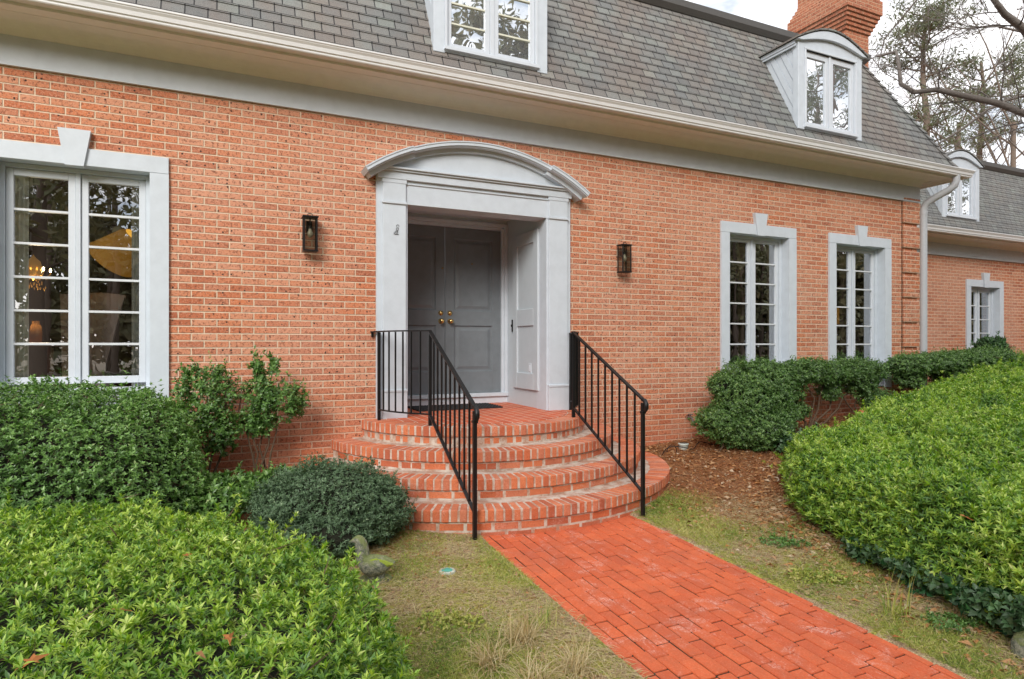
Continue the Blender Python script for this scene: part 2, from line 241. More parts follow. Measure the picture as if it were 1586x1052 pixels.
# ------------------------------------------------------------------ mesh helpers (points in eye-relative world metres)
def org(o):
    v = Vector((0, 0, 0))
    while o is not None: v += o.location; o = o.parent
    return v
def rootz(x, y, z): return (x, y, z + E)
def tag(o, label=None, cat=None, group=None, kind=None):
    for k, v in (('label', label), ('category', cat), ('group', group), ('kind', kind)):
        if v: o[k] = v
    return o
def thing(name, label, cat, loc, group=None):
    o = bpy.data.objects.new(name, None); o.empty_display_size = .1; col.objects.link(o); o.location = rootz(*loc); return tag(o, label, cat, group)
def link(name, me, parent):
    o = bpy.data.objects.new(name, me); col.objects.link(o); o.parent = parent; return o
class MB:
    def __init__(s): s.v = []; s.f = []; s.mi = []; s.sm = []
    def add(s, vs, fs, mi=0, sm=False):
        k = len(s.v); s.v += [tuple(p) for p in vs]; s.f += [tuple(i + k for i in f) for f in fs]; s.mi += [mi] * len(fs); s.sm += [sm] * len(fs); return s
    def box(s, x0, x1, y0, y1, z0, z1, mi=0):
        return s.add([(x, y, z) for x in (x0, x1) for y in (y0, y1) for z in (z0, z1)], [(0, 1, 3, 2), (4, 6, 7, 5), (0, 4, 5, 1), (2, 3, 7, 6), (0, 2, 6, 4), (1, 5, 7, 3)], mi)
    def extr(s, prof, axis, a, b, mi=0, sm=False):
        # prof: closed list of 2-D points; axis 'x' -> (y,z), 'y' -> (x,z), 'z' -> (x,y)
        f = {'x': lambda t, p: (t, p[0], p[1]), 'y': lambda t, p: (p[0], t, p[1]), 'z': lambda t, p: (p[0], p[1], t)}[axis]
        n = len(prof); vs = [f(a, p) for p in prof] + [f(b, p) for p in prof]
        s.add(vs, [(i, (i + 1) % n, (i + 1) % n + n, i + n) for i in range(n)], mi, sm); s.add(vs, [tuple(range(n)), tuple(range(2 * n - 1, n - 1, -1))], mi); return s
    def tube(s, pts, rad, n=8, mi=0, sm=True, cap=True):
        pts = [Vector(p) for p in pts]; rr = rad if isinstance(rad, (list, tuple)) else [rad] * len(pts); vs = []; up = Vector((0, 0, 1)); last = None
        for i, p in enumerate(pts):
            d = ((pts[i + 1] if i + 1 < len(pts) else p) - (pts[i - 1] if i else p)).normalized()
            if last is None:
                a = d.cross(up if abs(d.z) < .95 else Vector((1, 0, 0))).normalized()
            else: a = (last - d * last.dot(d)).normalized()
            last = a; b = d.cross(a)
            vs += [p + (a * math.cos(t) + b * math.sin(t)) * rr[i] for t in [2 * pi * k / n for k in range(n)]]
        fs = [(i * n + k, i * n + (k + 1) % n, (i + 1) * n + (k + 1) % n, (i + 1) * n + k) for i in range(len(pts) - 1) for k in range(n)]
        s.add(vs, fs, mi, sm)
        if cap: s.add(vs[:n], [tuple(range(n))], mi); s.add(vs[-n:], [tuple(range(n))], mi)
        return s
    def bar(s, a, b, w, h, mi=0):
        a, b = Vector(a), Vector(b); d = (b - a).normalized(); sd = d.cross(Vector((0, 0, 1))).normalized() if abs(d.z) < .99 else Vector((1, 0, 0)); u = sd.cross(d)
        vs = [p + sd * i * w / 2 + u * j * h / 2 for p in (a, b) for i, j in ((-1, -1), (1, -1), (1, 1), (-1, 1))]
        return s.add(vs, [(0, 1, 2, 3), (7, 6, 5, 4), (0, 4, 5, 1), (1, 5, 6, 2), (2, 6, 7, 3), (3, 7, 4, 0)], mi)
    def lathe(s, c, prof, n=20, mi=0, sm=True, axis='z'):
        vs = []
        for r, h in prof:
            for k in range(n):
                t = 2 * pi * k / n; q = (r * math.cos(t), r * math.sin(t), h)
                q = {'z': q, 'y': (q[0], h, q[1]), 'x': (h, q[0], q[1])}[axis]; vs.append((c[0] + q[0], c[1] + q[1], c[2] + q[2]))
        return s.add(vs, [(i * n + k, i * n + (k + 1) % n, (i + 1) * n + (k + 1) % n, (i + 1) * n + k) for i in range(len(prof) - 1) for k in range(n)], mi, sm)
    def build(s, name, mats, parent=None, bevel=0, fixn=True):
        me = bpy.data.meshes.new(name); o_ = org(parent); k = Vector((0, 0, E)) - o_
        me.from_pydata([(a + k.x, b + k.y, c + k.z) for a, b, c in s.v], [], s.f)
        mats = mats if isinstance(mats, (list, tuple)) else [mats]
        for m in mats: me.materials.append(M[m])
        me.polygons.foreach_set('material_index', s.mi); me.polygons.foreach_set('use_smooth', s.sm)
        if fixn:
            bm = bmesh.new(); bm.from_mesh(me); bmesh.ops.recalc_face_normals(bm, faces=bm.faces); bm.to_mesh(me); bm.free()
        o = link(name, me, parent)
        if bevel:
            b = o.modifiers.new('bevel', 'BEVEL'); b.width = bevel; b.segments = 1; b.limit_method = 'ANGLE'; b.angle_limit = R(50)
        return o
def npmesh(name, V, F, mat, parent=None, tone=None, smooth=False, o_=None):
    """V (n,3), F (m,k) constant k"""
    k = np.array(Vector((0, 0, E)) - (org(parent) if o_ is None else o_)); V = V + k
    me = bpy.data.meshes.new(name); me.vertices.add(len(V)); me.vertices.foreach_set('co', V.astype(np.float32).ravel())
    me.loops.add(F.size); me.loops.foreach_set('vertex_index', F.astype(np.int32).ravel()); me.polygons.add(len(F))
    me.polygons.foreach_set('loop_start', np.arange(0, F.size, F.shape[1], dtype=np.int32)); me.materials.append(M[mat])
    if smooth: me.polygons.foreach_set('use_smooth', np.ones(len(F), bool))
    if tone is not None:
        a = me.attributes.new('tone', 'FLOAT', 'POINT'); a.data.foreach_set('value', tone.astype(np.float32))
    me.update(calc_edges=True); me.validate(); return link(name, me, parent)
def nrm(a): return a / np.maximum(np.linalg.norm(a, axis=-1, keepdims=True), 1e-9)
def leaves(P, D, N, L, W, tone, fold=.25, droop=.15):
    """P base points, D direction, N approximate leaf normal -> V,F,tone. 5 verts, 4 tris"""
    D = nrm(D); S = nrm(np.cross(D, N)); U = np.cross(S, D); L = np.broadcast_to(L, (len(P),))[:, None]; W = np.broadcast_to(W, (len(P),))[:, None]
    b = P; m = P + D * L * .5; l = P + D * L * .45 + S * W / 2 + U * W * fold; r = P + D * L * .45 - S * W / 2 + U * W * fold; t = P + D * L - U * L * droop
    V = np.stack([b, l, m, r, t], 1).reshape(-1, 3); k = (np.arange(len(P)) * 5)[:, None, None]
    F = (np.array([[0, 2, 1], [0, 3, 2], [1, 2, 4], [2, 3, 4]])[None] + k).reshape(-1, 3)
    return V, F, np.repeat(tone, 5)
def rosettes(P, A, k, L, W, spread, tone, tj=.15, fold=.25):
    """k leaves about axis A at every P"""
    n = len(P); A = nrm(A); h = nrm(rng.normal(size=(n, 3))); B = nrm(np.cross(A, h)); C = np.cross(A, B)
    ph = (np.arange(k) * 2.4)[None] + rng.uniform(0, 6.28, (n, 1)) + rng.normal(0, .25, (n, k)); sp = np.clip(rng.normal(spread, .22, (n, k)), .15, 1.5)
    rad = B[:, None] * np.cos(ph)[..., None] + C[:, None] * np.sin(ph)[..., None]
    D = A[:, None] * np.cos(sp)[..., None] + rad * np.sin(sp)[..., None]; Nn = A[:, None] * np.sin(sp)[..., None] - rad * np.cos(sp)[..., None]
    Pb = P[:, None] + A[:, None] * rng.uniform(-.3, .25, (n, k))[..., None] * np.mean(L)
    ll = (np.broadcast_to(L, (n,))[:, None] * rng.uniform(.65, 1.2, (n, k))).ravel(); tt = np.clip(tone[:, None] + rng.normal(0, tj, (n, k)), 0, 1).ravel()
    return leaves(Pb.reshape(-1, 3), D.reshape(-1, 3), Nn.reshape(-1, 3) + rng.normal(0, .15, (n * k, 3)), ll, ll * (W / np.mean(L)), tt, fold, .12)
def lump(x, y, s, seed=0):
    r = np.random.default_rng(seed); v = 0
    for i in range(7):
        a = r.uniform(0, 6.28); f = s * r.uniform(.7, 1.8); v = v + np.sin((x * math.cos(a) + y * math.sin(a)) * f + r.uniform(0, 6.28))
    return v / 7

# ------------------------------------------------------------------ ground, path
def G(x, y):
    x = np.asarray(x, float); y = np.asarray(y, float)
    g = -1.452 + np.where(y < -1.9, .045 * (y + 1.9), .115 * (np.minimum(y, 1.) + 1.9))
    g = g + .055 * np.clip(x - 4.3, 0, 9) * np.clip((y + 6.5) / 3, 0, 1)
    off = np.clip(np.maximum(1.65 - x, x - 3.3) / .4, 0, 1)
    return g + off * (.02 * lump(x, y, 3, 1) + .007 * lump(x, y, 14, 2)) - .05 * ((x > 1.80) & (x < 3.15) & (y < -1.7))
def axis(a, b, st, far):
    m = list(np.arange(a, b, st)); lo = [a - s for s in (3, 8, 18, 40, 90, 200, 450)][::-1]; hi = [b + s for s in (3, 8, 18, 40, 90, 200, 450)]
    return np.array(lo + m + hi)
gx = axis(-3, 14, .07, 1); gy = axis(-7, 1.5, .07, 1); X, Y = np.meshgrid(gx, gy, indexing='ij'); Z = np.where(np.abs(Y) > 60, G(0, -20) , G(X, np.clip(Y, -14, 2)))
ny = len(gy); I = (np.arange(len(gx) - 1)[:, None] * ny + np.arange(ny - 1)[None]).ravel()
tag(npmesh('ground', np.stack([X.ravel(), Y.ravel(), Z.ravel()], 1), np.stack([I, I + ny, I + ny + 1, I + 1], 1), 'ground', smooth=True), kind='structure')

def brickproto(l, w, h, ch):
    bm = bmesh.new(); bmesh.ops.create_cube(bm, size=1)
    for v in bm.verts: v.co = (v.co.x * l, v.co.y * w, v.co.z * h)
    bmesh.ops.bevel(bm, geom=list(bm.edges), offset=ch, segments=1, affect='EDGES')
    V = [v.co.copy() for v in bm.verts]; F = [tuple(v.index for v in f.verts) for f in bm.faces]; bm.free(); return V, F
def pathz(y): return -1.45 + .045 * (y + 1.8)
pb = MB(); PV, PF = brickproto(.1645, .0792, .05, .004)
nrow = 17; wrow = 1.45 / nrow
for r in range(nrow):
    xx = 1.75 + wrow * (r + .5); yy = -1.5 - random.uniform(0, .2)
    while yy > -9.5:
        L = .171; cx, cy = xx + random.uniform(-.0022, .0022), yy - L / 2
        rot = Matrix.Rotation(random.uniform(-.012, .012), 3, 'Z') @ Matrix.Rotation(random.gauss(0, .007), 3, 'Y') @ Matrix.Rotation(random.gauss(0, .005) + .045, 3, 'X') @ Matrix.Rotation(pi / 2, 3, 'Z')
        dz = random.uniform(-.003, .003)
        pb.add([rot @ v + Vector((cx, cy, pathz(cy) - .025 + dz)) for v in PV], PF); yy -= L
pb.add([(1.742, -1.4, pathz(-1.4) - .007), (3.208, -1.4, pathz(-1.4) - .007), (3.208, -9.6, pathz(-9.6) - .007), (1.742, -9.6, pathz(-9.6) - .007)], [(0, 3, 2, 1)], 1)
tag(pb.build('path', ['path', 'core'], None, fixn=False), kind='structure')

# ------------------------------------------------------------------ front steps
CX, CY = 2.45, .2
RAD = [1.25, 1.53, 1.81, 2.10]; TOP = [-.73, -.904, -1.078, -1.250]; RISE = .173
steps = thing('brick_steps', 'four half round red brick steps fanning out below the grey double doors', 'steps', (CX, CY - 1.2, -1.43))
RLV, RLF = brickproto(.2, .0565, .092, .006); STV, STF = brickproto(.186, .09, .056, .004)
for i, (rd, tp) in enumerate(zip(RAD, TOP)):
    a0 = math.asin(min(1, (CY + .02) / rd)) + 0.0; s = MB()
    th0, th1 = pi + a0, 2 * pi - a0            # angles with y<=0
    n_ = int((th1 - th0) * rd / .0685)
    for k in range(n_):
        th = th0 + (k + .5) * (th1 - th0) / n_ + random.uniform(-.0008, .0008); ca, sa = math.cos(th), math.sin(th); jr = random.uniform(-.003, .003); jz = random.uniform(-.003, .0015); tl = random.uniform(-.015, .015)
        vs = []
        for v in RLV:
            rr = rd - .1 + v.x + jr; t = v.y * (rr / rd) + tl * v.x; vs.append((CX + rr * ca - t * sa, CY + rr * sa + t * ca, tp - .046 + v.z + jz))
        s.add(vs, RLF, 0)
    rb = rd - .022; ns = int((th1 - th0) * rb / .207); sh = random.random()
    hb = tp - .092 - .012 - .029
    for k in range(-1, ns + 1):
        for row in range(1 if i < 3 else 2):
            th = th0 + (k + .5 + sh * .8 + .5 * row) * (th1 - th0) / ns
            if th < th0 + .02 or th > th1 - .02: continue
            vs = []
            for v in STV:
                t = th + v.x / rb; rr = rb - .045 + v.y; vs.append((CX + rr * math.cos(t), CY + rr * math.sin(t), hb + v.z - row * .068))
            s.add(vs, STF, 0)
    # mortar body: disc + rim
    def disc(s, r, z0, z1, mi):
        N_ = 72; ts = [th0 + (th1 - th0) * k / N_ for k in range(N_ + 1)]; ring = [(CX + r * math.cos(t), CY + r * math.sin(t)) for t in ts]
        if ring[0][1] < .02: ring = [(ring[0][0], .02)] + ring + [(ring[-1][0], .02)]
        s.extr(ring, 'z', z0, z1, mi)
    disc(s, rd - .0035, tp - .088, tp - .0035, 1); disc(s, rd - .0245, tp - .34 if i == 3 else tp - RISE - .02, tp - .0885, 1)
    if i: disc(s, rd - .205, tp - .01, tp - .001 + .001, 1)
    o = s.build('step', ['step', 'mortar'], steps, fixn=False)
# porch floor inside ring + recess floor
s = MB(); r = 1.25 - .205; ring = [(CX + r * math.cos(t), CY + r * math.sin(t)) for t in [pi + .2 + (pi - .4) * k / 60 for k in range(61)]]
ring = [(CX - 1.03, .015)] + ring + [(CX + 1.03, .015)]; s.extr(ring, 'z', -.78, -.7285)
s.box(1.66, 3.29, .013, 1.2, -.78, -.7295)
s.build('porch_floor', 'porch', steps)

# ------------------------------------------------------------------ railings
def railing(sx, label):
    t = thing('iron_handrail', label, 'railing', (CX + sx * .76, -1.84, -1.43), 'handrails of the front steps')
    P = lambda x, y, z: (CX + sx * x, y, z)
    wall = P(1.12, -.0, .115); c1 = P(1.075, -.11, .125)
    post2 = (.75, -.72); post3 = (.76, -1.85); zt2, zt3 = .128, -.49; zb2, zb3 = -.63, -1.245
    # curved upper run
    arc = []
    a0, a1 = math.atan2(-.11 - .1, 1.075), math.atan2(-.72 - .1, .75); r0, r1 = math.hypot(.21, 1.075), math.hypot(.82, .75)
    for k in range(9):
        a = a0 + (a1 - a0) * k / 8; rr = r0 + (r1 - r0) * k / 8; arc.append((rr * math.cos(a), .1 + rr * math.sin(a)))
    tr = MB(); pts = [P(1.12, -.02, .125)] + [P(x, y, .128) for x, y in arc]
    for a, b in zip(pts, pts[1:]): tr.bar(a, b, .036, .013)
    tr.bar(P(1.12, -.004, .125), P(1.12, -.02, .125), .036, .013); tr.bar(P(1.12, -.02, .075), P(1.12, -.02, .125), .02, .02)
    n = 12; e0 = Vector(P(*post2, .128)); e1 = Vector(P(*post3, zt3 + .03)); tr.bar(e0 + Vector((0, .015, 0)), e1, .036, .016)
    e2 = e1 + Vector((0, -.045, -.035)); tr.tube([e1 + Vector((0, .01, 0)), e1 + Vector((0, -.03, -.012)), e2, e2 + Vector((0, -.002, -.035)), e2 + Vector((0, .012, -.06))], [.017, .019, .02, .02, .016], 10)
    tr.build('top_rail', 'black', t, .002)
    br = MB(); pts = [P(x, y, zb2) for x, y in arc]
    for a, b in zip(pts, pts[1:]): br.bar(a, b, .026, .012)
    br.bar(P(*post2, zb2 - .005), P(post3[0], post3[1], zb3), .026, .014); br.build('bottom_rail', 'black', t)
    for (x, y), z0, z1 in ((arc[0], -.745, .12), (post2, -.745, .12), (post3, -1.47, zt3)):
        m = MB(); c = P(x, y, 0); m.box(c[0] - .0145, c[0] + .0145, y - .0145, y + .0145, z0, z1)
        if z0 < -1: m.box(c[0] - .02, c[0] + .02, y - .02, y + .02, z1 - .09, z1 - .07)
        m.build('post', 'black', t, .002)
    for k in range(1, 7):
        f = k / 7; a = a0 + (a1 - a0) * f; rr = r0 + (r1 - r0) * f; x, y = rr * math.cos(a), .1 + rr * math.sin(a); c = P(x, y, 0); m = MB()
        m.box(c[0] - .007, c[0] + .007, y - .007, y + .007, zb2, .12); m.build('baluster', 'black', t)
    for k in range(1, 10):
        f = k / 10; y = post2[1] + (post3[1] - post2[1]) * f; x = .75 + .01 * f; c = P(x, y, 0); m = MB()
        m.box(c[0] - .007, c[0] + .007, y - .007, y + .007, zb2 + (zb3 - zb2) * f, .128 + (zt3 + .03 - .128) * f); m.build('baluster', 'black', t)
    return t
railing(-1, 'black iron handrail on the left side of the steps, ending beside the teal bush')
railing(1, 'black iron handrail on the right side of the steps, where the grass meets the path')

# ------------------------------------------------------------------ house
house = thing('brick_house', 'orange brick house with grey trim, grey double doors and shingled mansard roof', 'house', (0, 0, -1.3))
XR = 9.80; YW = 1.35; FB = 2.205
WIN = [(-1.775, 1.35), (5.802, 1.35), (7.805, 1.35)]
TH = .13
def wallsheet(name, mat, y, x0, x1, z0, z1, holes, parent):
    xs = sorted({x0, x1} | {a for h in holes for a in h[:2]}); zs = sorted({z0, z1} | {a for h in holes for a in h[2:]}); m = MB()
    for a, b in zip(xs, xs[1:]):
        for c, d in zip(zs, zs[1:]):
            cx, cz = (a + b) / 2, (c + d) / 2
            if any(h[0] < cx < h[1] and h[2] < cz < h[3] for h in holes): continue
            m.add([(a, y, c), (b, y, c), (b, y, d), (a, y, d)], [(0, 1, 2, 3)])
    for h in holes:
        a, b, c, d = h
        m.add([(a, y, c), (a, y, d), (a, y + .3, d), (a, y + .3, c)], [(0, 1, 2, 3)]); m.add([(b, y, c), (b, y, d), (b, y + .3, d), (b, y + .3, c)], [(3, 2, 1, 0)])
        m.add([(a, y, d), (b, y, d), (b, y + .3, d), (a, y + .3, d)], [(0, 1, 2, 3)]); m.add([(a, y, c), (b, y, c), (b, y + .3, c), (a, y + .3, c)], [(3, 2, 1, 0)])
    return m
holes = [(x + .10, x + w_ - .10, -.62, 1.50) for x, w_ in WIN] + [(1.43, 3.5, -1.6, 1.60)]
m = wallsheet('wall', 'brick', 0, -7, XR, -1.6, FB + .3, holes, house)
m.add([(XR, 0, -1.6), (XR, 9, -1.6), (XR, 9, FB + .3), (XR, 0, FB + .3)], [(0, 1, 2, 3)])
tag(m.build('wall', 'brick', house, fixn=False), 'orange brick front wall with pale mortar')
m = wallsheet('wall', 'brick_wing', YW, XR + .001, 17.3, -1.5, 1.9, [(13.63, 14.64, -.8, 1.2)], house)
m.add([(17.3, YW, -1.5), (17.3, 8, -1.5), (17.3, 8, 1.9), (17.3, YW, 1.9)], [(0, 1, 2, 3)]); tag(m.build('wall', 'brick_wing', house, fixn=False), 'brick wall of the set back side wing')
# quoins
m = MB(); p6 = .0635 * 6; zt = 1.49
for k in range(-6, 3):
    zb = zt + k * p6
    m.box(9.442, XR + .035, -.036, .4, zb, min(zb + p6 - .0635 + .006, FB + .02))
m.build('quoins', 'brick', house, .004)
m = MB(); m.box(9.431, 9.4415, -.006, .05, -1.2, FB); m.build('quoin_shadow_strip', 'core', house)  # dark strip standing in for the shadow line at the quoins' left edge

def window(x0, w_, y, top, glassz, parent, dx=0, sur=.143, rows=6, label=None, bot=-.64):
    """surround outer left x0, width w_, outer top z"""
    x1 = x0 + w_; s = sur; cx = (x0 + x1) / 2
    wd = bpy.data.objects.new('window', None); col.objects.link(wd); wd.parent = parent
    if label: wd['label'] = label
    yb = y + .11
    m = MB(); f = y - .028
    m.extr([(x0, bot), (x0 + s, bot), (x0 + s, top - s), (x0, top - s)], 'y', f, y + .12)
    m.extr([(x1 - s, bot), (x1, bot), (x1, top - s), (x1 - s, top - s)], 'y', f, y + .12)
    m.box(x0, cx - .06, f, y + .12, top - s + .002, top); m.box(cx + .06, x1, f, y + .12, top - s + .002, top); m.box(cx - .06, cx + .06, f + .004, y + .12, top - s + .003, top - .002)
    m.box(x0 + s, x1 - s, y + .0, y + .10, bot, -.40 if bot < -.6 else bot + .1)            # apron
    m.build('surround', 'trim', wd, .003)
    m = MB(); m.extr([(cx - .064, top - s - .008), (cx + .064, top - s - .008), (cx + .114, top + .145), (cx - .114, top + .145)], 'y', y - .05, y + .02); m.build('keystone', 'trim', wd, .003)
    a, b = x0 + s, x1 - s; t = top - s; gb, gt = glassz
    m = MB()                                             # outer frame
    m.box(a, a + .04, yb - .01, yb + .09, gb - .10, t); m.box(b - .04, b, yb - .01, yb + .09, gb - .10, t); m.box(a + .04, b - .04, yb - .01, yb + .09, t - .035, t)
    m.box(cx - .017, cx + .017, yb - .004, yb + .09, gb - .06, t - .035); m.build('frame', 'trim', wd, .002)
    m = MB(); m.box(a, b, y - .02, yb + .09, gb - .13, gb - .095); m.build('sill', 'trim', wd, .004)
    for (p_, q) in ((a + .042, cx - .019), (cx + .019, b - .042)):
        sash = MB(); st = .052; y0_, y1_ = yb + .012, yb + .05
        sash.box(p_, p_ + st, y0_, y1_, gb - .06, t - .037); sash.box(q - st, q, y0_, y1_, gb - .06, t - .037)
        sash.box(p_ + st, q - st, y0_, y1_, gt, t - .037); sash.box(p_ + st, q - st, y0_, y1_, gb - .06, gb); so_ = sash.build('sash', 'white', wd, .003)
        for k in range(1, rows):
            mt = MB(); z = gb + (gt - gb) * k / rows; mt.extr([(y0_ + .002, z - .009), (y0_ + .002, z + .009), (y0_ + .03, z + .011), (y0_ + .03, z - .011)], 'x', p_ + st, q - st); mt.build('muntin', 'chalk', wd)
        g = MB(); g.add([(p_ + st, y0_ + .022, gb), (q - st, y0_ + .022, gb), (q - st, y0_ + .022, gt), (p_ + st, y0_ + .022, gt)], [(0, 1, 2, 3)]); g.build('pane', 'glass', wd, fixn=False)
    return wd
GZ = (-.268, 1.375)
window(WIN[0][0], 1.35, 0, 1.612, GZ, house, label='wide casement window with a curtain and lit chandelier behind')
window(WIN[1][0], 1.35, 0, 1.595, GZ, house, label='casement window nearest the right wall lantern')
window(WIN[2][0], 1.35, 0, 1.592, GZ, house, label='casement window beside the brick quoins, orange lamp behind')
window(13.49, 1.28, YW, 1.315, (-.60, 1.08), house, bot=-.95, label='casement window of the set back wing')
# dark rooms
m = MB()
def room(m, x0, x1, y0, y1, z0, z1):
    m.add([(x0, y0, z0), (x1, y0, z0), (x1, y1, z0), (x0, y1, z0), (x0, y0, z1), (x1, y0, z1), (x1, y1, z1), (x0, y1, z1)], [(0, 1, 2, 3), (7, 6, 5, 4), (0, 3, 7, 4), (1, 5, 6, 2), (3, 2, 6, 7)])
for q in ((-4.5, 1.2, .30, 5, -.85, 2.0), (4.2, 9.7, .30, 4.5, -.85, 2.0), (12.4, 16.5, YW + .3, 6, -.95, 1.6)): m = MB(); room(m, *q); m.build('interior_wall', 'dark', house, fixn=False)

# ---- frieze, soffit, gutter
def eaves(x0, x1, y, fb, zg, corner, parent, lab, left_end=None):
    """profile in (offset outward, z), extruded along the front and, when corner, mitred round the right side"""
    fr = [(0, fb), (.03, fb), (.03, fb + .235), (0, fb + .235)]
    crown = [(0, fb + .235)] + [(.032, fb + .237)] + [(.035 + .10 * (1 - math.cos(t)), fb + .24 + .09 * math.sin(t)) for t in [k * pi / 2 / 6 for k in range(7)]] + [(.15, fb + .333), (.15, fb + .37), (0, fb + .37)]
    sof = [(.15, zg - .105), (.27, zg - .105), (.27, zg - .090), (.285, zg - .090), (.285, zg - .108), (.42, zg - .108), (.42, zg - .08), (.15, zg - .08)]
    fas = [(.40, zg - .122), (.425, zg - .122), (.425, zg + .0), (.40, zg + .0)]
    gut = [(.427, zg - .10), (.50, zg - .10), (.506, zg - .092), (.506, zg - .078), (.517, zg - .072), (.523, zg - .04), (.536, zg - .022), (.538, zg - .014), (.545, zg - .010), (.545, zg + .004), (.530, zg + .006), (.524, zg - .02), (.510, zg - .045), (.495, zg - .088), (.432, zg - .088), (.427, zg + 0.)]
    for nm, pr, mt in (('frieze', fr, 'trim'), ('crown_moulding', crown, 'soffit'), ('soffit', sof, 'soffit'), ('fascia', fas, 'soffit'), ('gutter', gut, 'gutter')):
        m = MB(); n_ = len(pr)
        ring = lambda f: [f(o, z) for o, z in pr]
        sect = [ring(lambda o, z: (x0, y - o, z)), ring(lambda o, z: (x1 + (o if corner else 0), y - o, z))]
        if corner: sect.append(ring(lambda o, z: (x1 + o, y + 7, z)))
        for q, (A_, B_) in enumerate(zip(sect, sect[1:])):
            m.add(A_ + B_, [(i, (i + 1) % n_, (i + 1) % n_ + n_, i + n_) for i in range(n_)], 0, False)
        m.add(sect[0], [tuple(range(n_))]); m.add(sect[-1], [tuple(range(n_))]); m.build(nm, mt, parent)
eaves(-7, XR, 0, FB, 2.632, True, house, '')
eaves(XR + .56, 17.3, YW, 1.74, 2.150, True, house, '')
m = MB(); m.box(XR + .003, XR + .56, YW - .03, YW + .02, 1.74, 2.1); m.build('frieze', 'trim', house)

# ---- roof : stepped shingle courses
def mansard(x0, x1, y, z0, z1, slope, parent, mat, step=.1118):
    """eave line at wall-plane y-.45; x1 right eave corner; slope dz/dy"""
    m = MB(); n_ = int(round((z1 - z0) / step)); ye = y - .42; xe = x1 + .42
    P = lambda z, off: ((z - z0) / slope - off)
    for k in range(n_ + 1):
        za, zb = z0 + k * step, min(z0 + (k + 1) * step, z1)
        if zb <= za: break
        t = .012
        a, b = P(za, t), P(zb, .0); ain = P(za, 0)
        m.add([(x0, ye + a, za), (xe - a, ye + a, za), (xe - b, ye + b, zb + .004), (x0, ye + b, zb + .004), (x0, ye + ain, za), (xe - ain, ye + ain, za)], [(0, 1, 2, 3), (4, 5, 1, 0)])
        m.add([(xe - a, ye + a, za), (xe - a, ye + 8, za), (xe - b, ye + 8, zb + .004), (xe - b, ye + b, zb + .004), (xe - ain, ye + ain, za), (xe - ain, ye + 8, za)], [(0, 1, 2, 3), (4, 5, 1, 0)])
    r = m.build('roof', mat, parent, fixn=False)
    h = MB()                                                # hip shingles
    nh = n_
    for k in range(nh):
        za, zb = z0 + k * step, z0 + (k + 1) * step; a, b = P(za, .028), P(min(zb, z1) + .01, .016); wd = .10
        A0 = (xe - a, ye + a, za); B0 = (xe - b, ye + b, zb)
        h.add([(A0[0] - wd, A0[1], za), A0, B0, (B0[0] - wd, B0[1], zb), (A0[0], A0[1] + wd, za), (B0[0], B0[1] + wd, zb)], [(0, 1, 2, 3), (1, 4, 5, 2)])
    h.build('hip_cap', mat, r, fixn=False)
    yt = ye + P(z1, 0); xt = xe - P(z1, 0); c = MB(); o = .09; T = .11
    prof = [(0, z1 - .02), (o * .4, z1 - .03), (o, z1 + .03), (o + .01, z1 + T), (-.1, z1 + T + .02), (-.1, z1 - .02)]
    A_ = [(x0, yt - q, z) for q, z in prof]; B_ = [(xt + q, yt - q, z) for q, z in prof]; C_ = [(xt + q, yt + 7, z) for q, z in prof]; n6 = len(prof)
    for S, T2 in ((A_, B_), (B_, C_)): c.add(S + T2, [(i, (i + 1) % n6, (i + 1) % n6 + n6, i + n6) for i in range(n6)])
    c.add([(x0, yt + .1, z1 + .12), (xt - .1, yt + .1, z1 + .12), (xt - .1, yt + 7, z1 + .12), (x0, yt + 7, z1 + .12)], [(0, 1, 2, 3)])
    c.build('roof_cap', 'cap', parent)
    return r
SL = 1.98
mansard(-7, XR, 0, 2.6, 4.50, SL, house, 'shingle')
# main right face drains behind: wing roof
mansard(XR + .3, 17.3, YW, 2.12, 3.82, SL, house, 'shingle2')

